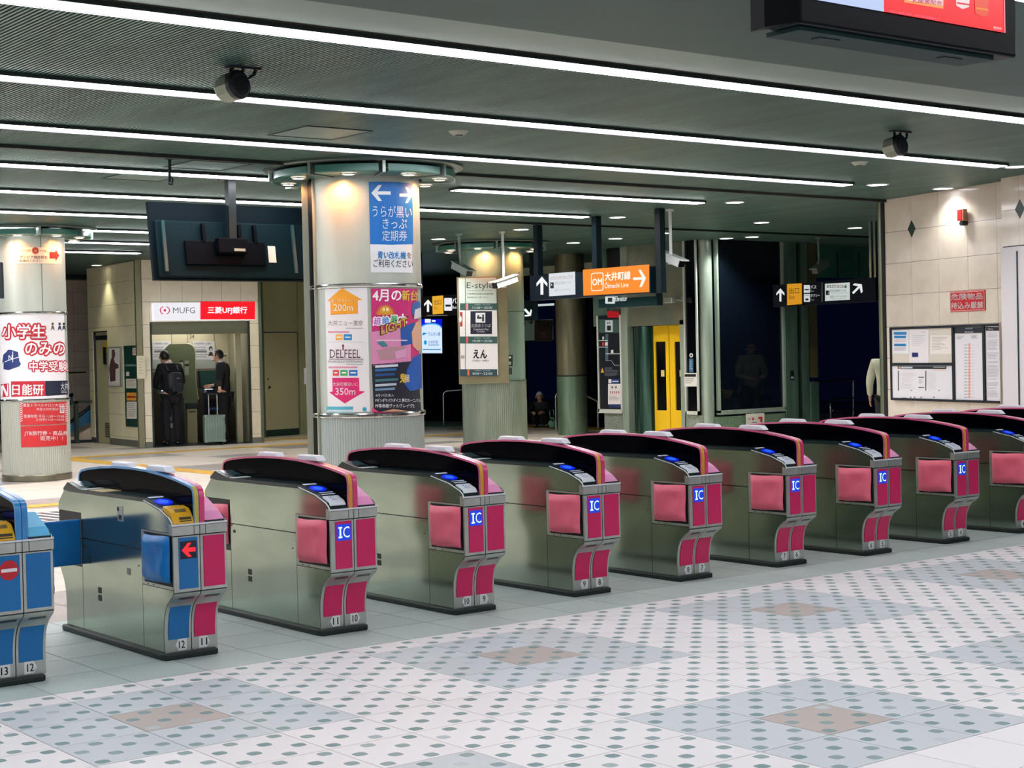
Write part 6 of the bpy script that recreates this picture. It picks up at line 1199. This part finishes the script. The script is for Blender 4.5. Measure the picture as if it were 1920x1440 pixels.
    for s in (-1, 1):
        MB().tube([(hd.x + s * .03, hd.y + .074, hd.z + .022), (hd.x + s * .03, hd.y + .085, hd.z + .022)], .011, 8).build('eye', mat('0a0a0c', .2), t); MB().tube([(hd.x + s * .07, hd.y - .005, hd.z - .005), (hd.x + s * .09, hd.y - .015, hd.z)], .026, 10).build('ear', skinm, t)
    if mask: MB().prism([(hd.x - .055, hd.z - .005), (hd.x + .055, hd.z - .005), (hd.x + .045, hd.z - .07), (hd.x, hd.z - .085), (hd.x - .045, hd.z - .07)], hd.y + .05, hd.y + .108, 'y').build('mask', mat('dfe4e2', .6), t, bevel=.012); 
    else: MB().box(hd.x - .022, hd.x + .022, hd.y + .07, hd.y + .082, hd.z - .052, hd.z - .044).build('mouth', mat('8a5046', .5), t)
    hv = MB(); nu, nv = 16, 10; hc_ = hd + V((0, -.012, .028)); pts_ = {}
    for j in range(nv + 1):
        for i in range(nu):
            th, ph = 2 * math.pi * i / nu, math.pi * j / nv; pts_[i, j] = len(hv.v)
            hv.v.append((hc_.x + .086 * math.sin(ph) * math.cos(th), hc_.y + .104 * math.sin(ph) * math.sin(th), hc_.z + .108 * math.cos(ph)))
    for j in range(nv):
        for i in range(nu):
            f = [pts_[i, j], pts_[(i + 1) % nu, j], pts_[(i + 1) % nu, j + 1], pts_[i, j + 1]]; c0 = sum((V(hv.v[k]) for k in f), V()) / 4 - hc_
            if (c0.y > .02 and c0.z < (.055 if not cap else .035)) or c0.z < (-.075 if not cap else -.01) or (c0.y > -.03 and c0.z < -.02): continue
            hv.f.append(f); hv.m.append(0)
    hv.build('cap' if cap else 'hair', cap or hair, t, True)
    if cap: MB().box(hd.x - .06, hd.x + .06, hd.y + .07, hd.y + .16, hd.z + .045, hd.z + .058).build('cap_peak', cap, t, bevel=.004)
    if collar: MB().lathe([(.074, nk.z - .03), (.066, nk.z + .022), (.060, nk.z + .022), (.068, nk.z - .03)], 20, c=(nk.x, nk.y)).build('shirt_collar', WHT, t, 40)
    return t
p = onz(324, 836.3); P1 = (p.x, p.y, .012)
person('man in dark suit seen from behind at the left cash machine, head bowed', P1, MF.rz + math.radians(8), lean=.12, headv=(-.05, .035), headdown=.05, armL=[(-.25, .10, 1.10), (-.18, .38, 1.06)], armR=[(.25, .08, 1.10), (.14, .36, 1.05)], pelv=.90)
# backpack
t = thing('backpack', 'black backpack worn by the man at the left cash machine', 'backpack', (P1[0], P1[1], P1[2] + 1.02), MF.rz + math.radians(8)); BPM = noisy('070c18', '0c1320', 9, .6)
skin('bag', {'a': (Vector((.0, -.22, -.04)), (.15, .085)), 'b': (Vector((0, -.21, .14)), (.16, .09)), 'c': (Vector((0, -.17, .27)), (.13, .07))}, [('a', 'b'), ('b', 'c')], BPM, t, root=1)
MB().box(-.10, .10, -.325, -.28, -.06, .08).build('front_pocket', mat('0e1626', .5), t, bevel=.02); MB().box(-.02, .05, -.30, -.285, .17, .18).build('zip_pull', mat('9aa4b4', .3, .6), t)
for s in (-1, 1): MB().tube([(s * .09, -.12, .30), (s * .10, -.02, .40), (s * .11, .12, .36), (s * .12, .17, .22), (s * .14, .10, .02), (s * .14, -.12, -.02)], .018, 8).build('shoulder_strap', BPM, t)
p = onz(424, 831.6); P2 = Vector((p.x, p.y, .012)); rz2 = MF.rz + math.radians(62)
Mi = Matrix.Rotation(-rz2, 3, 'Z')
# suitcase in front of him
sc_ = onz(404, 835); d2 = (sc_ - Vector((0, 0, EYE))).dot(f_)
hg = atd(410, 738, d2 + .06); hl = Mi @ (Vector((hg.x, hg.y, hg.z)) - P2)
person('man in dark suit and white mask facing the right cash machine, hand on suitcase', P2, rz2, lean=.04, headv=(0, .03), headdown=.04, mask=True, armL=[(-.26, .05, 1.10), (hl.x, hl.y - .02, hl.z + .09)], armR=[(.24, .06, 1.08), (.18, .27, 1.04)])
t = thing('suitcase', 'silver green hard suitcase with raised handle in front of the booth', 'suitcase', (sc_.x, sc_.y, 0), MF.rz + math.radians(-6)); SCM = noisy('8fa59b', '7d948a', 4, .35, .5)
hw = .185; zb, zt_ = .055, .055 + (atd(404, 778, d2).z - atd(404, 829, d2).z)
MB().box(-hw, hw, 0, .21, zb, zt_).build('shell', SCM, t, bevel=.02)
rb_ = MB()
for i in range(7): x = -hw + .045 + i * .047; rb_.box(x - .006, x + .006, -.004, .0, zb + .04, zt_ - .04)
rb_.build('rib', mat('7b9288', .35, .5), t, kind='stuff')
for x in (-hw, hw - .045):
    for z in (zb - .003, zt_ - .042): MB().box(x - .004, x + .049, -.006, .05, z, z + .046).build('corner_guard', mat('9aa9a2', .3, .7), t, bevel=.008)
for x in (-hw + .05, hw - .05):
    for y in (.04, .17): MB().tube([(x - .012, y, .028), (x + .012, y, .028)], .028, 14).build('wheel', mat('0c1012', .5), t)
for x in (-.075, .075): MB().tube([(x, .17, zt_ - .02), (x, .17, hg.z - .02)], .011, 8).build('handle_tube', mat('d3d6d2', .25, .7), t)
MB().tube([(-.09, .17, hg.z - .01), (.09, .17, hg.z - .01)], .016, 10).build('grip', mat('2a2f30', .4), t); MB().box(hw, hw + .012, .06, .15, (zb + zt_) / 2 - .07, (zb + zt_) / 2 + .07).build('side_handle', mat('c9cfcb', .3, .6), t)
# crouching person outside with white cap, and a green bag
p = onz(1003, 805); cz = .12
t = person('person in dark clothes and white cap crouching beyond the directory column', (p.x + .55, p.y + .45, 0), math.radians(130), suit=mat('0d1018', .6), lean=.35, headv=(0, .03), headdown=.05, pelv=cz, legs=[[(-.16, .34, .42), (-.14, .08, .085), (-.15, .24, .035)], [(.16, .34, .42), (.14, .08, .085), (.15, .24, .035)]], armL=[(-.24, .32, .42), (-.12, .52, .40)], armR=[(.24, .32, .42), (.12, .52, .40)], cap=mat('f6faf8', .6), collar=False)
t.scale = (.82, .82, .8)
p = onz(1032, 806); t = thing('carrier_bag', 'crumpled pale green bag on the ground by the handrail', 'bag', (p.x + .25, p.y + .25, 0)); skin('bag', {'a': (Vector((-.08, 0, .07)), (.09, .07)), 'b': (Vector((.05, .02, .10)), (.11, .09)), 'c': (Vector((.0, 0, .24)), (.05, .04)), 'd': (Vector((.16, 0, .07)), (.06, .05))}, [('a', 'b'), ('b', 'c'), ('b', 'd')], noisy('7fb29c', '5d927e', 8, .5), t, root=1); MB().tube([(-.04, 0, .26), (-.06, 0, .36), (.04, 0, .38), (.05, 0, .27)], .008, 6).build('bag_handle', mat('7fb29c', .5), t)
# dim figures behind the tall window
q = PF(0, 19.6, 0); u, _ = q.uz(1408, 730); person('person in pale coat standing behind the tall dark window', (u, 19.6, 0), math.radians(150), suit=noisy('9aa898', '7f8e80', 6, .7), trousers=mat('14181c', .6), coat_len=.12, pelv=.84, armL=[(-.26, .06, 1.04), (-.10, .26, .98)], armR=[(.26, .06, 1.04), (.12, .28, 1.0)], collar=False)
t = thing('shoulder_bag', 'small yellow bag dimly seen behind the tall dark window', 'bag', (q.uz(1357, 741)[0], 19.55, .66), 0); MB().prism([(-.13, .16), (.17, .13), (.06, .0), (-.06, .0)], -.05, .05, 'y').build('bag', mat('b9a64a', .6), t, bevel=.02); MB().tube([(-.1, 0, .15), (-.02, 0, .30), (.12, 0, .13)], .01, 6).build('bag_strap', mat('5a5026', .6), t); MB().box(-.3, .25, -.1, .12, -.66, 0).build('ledge', mat('232a2c', .6), t)
u, _ = q.uz(1436, 730); person('second dim figure in a coat at the right of the tall dark window', (u, 19.9, 0), math.radians(95), suit=mat('5c6c62', .7), trousers=mat('10151a', .6), coat_len=.15, pelv=.84, collar=False)
# person half hidden by the post at the exit
px_ = atd(1662, 740, 24.0); person('person in white jacket mostly hidden behind the steel post at the exit', (px_.x, px_.y, 0), math.radians(-60), suit=noisy('d6d9c4', 'bcc0a8', 5, .7), trousers=mat('11151c', .6), pelv=.76, collar=False, coat_len=.05)
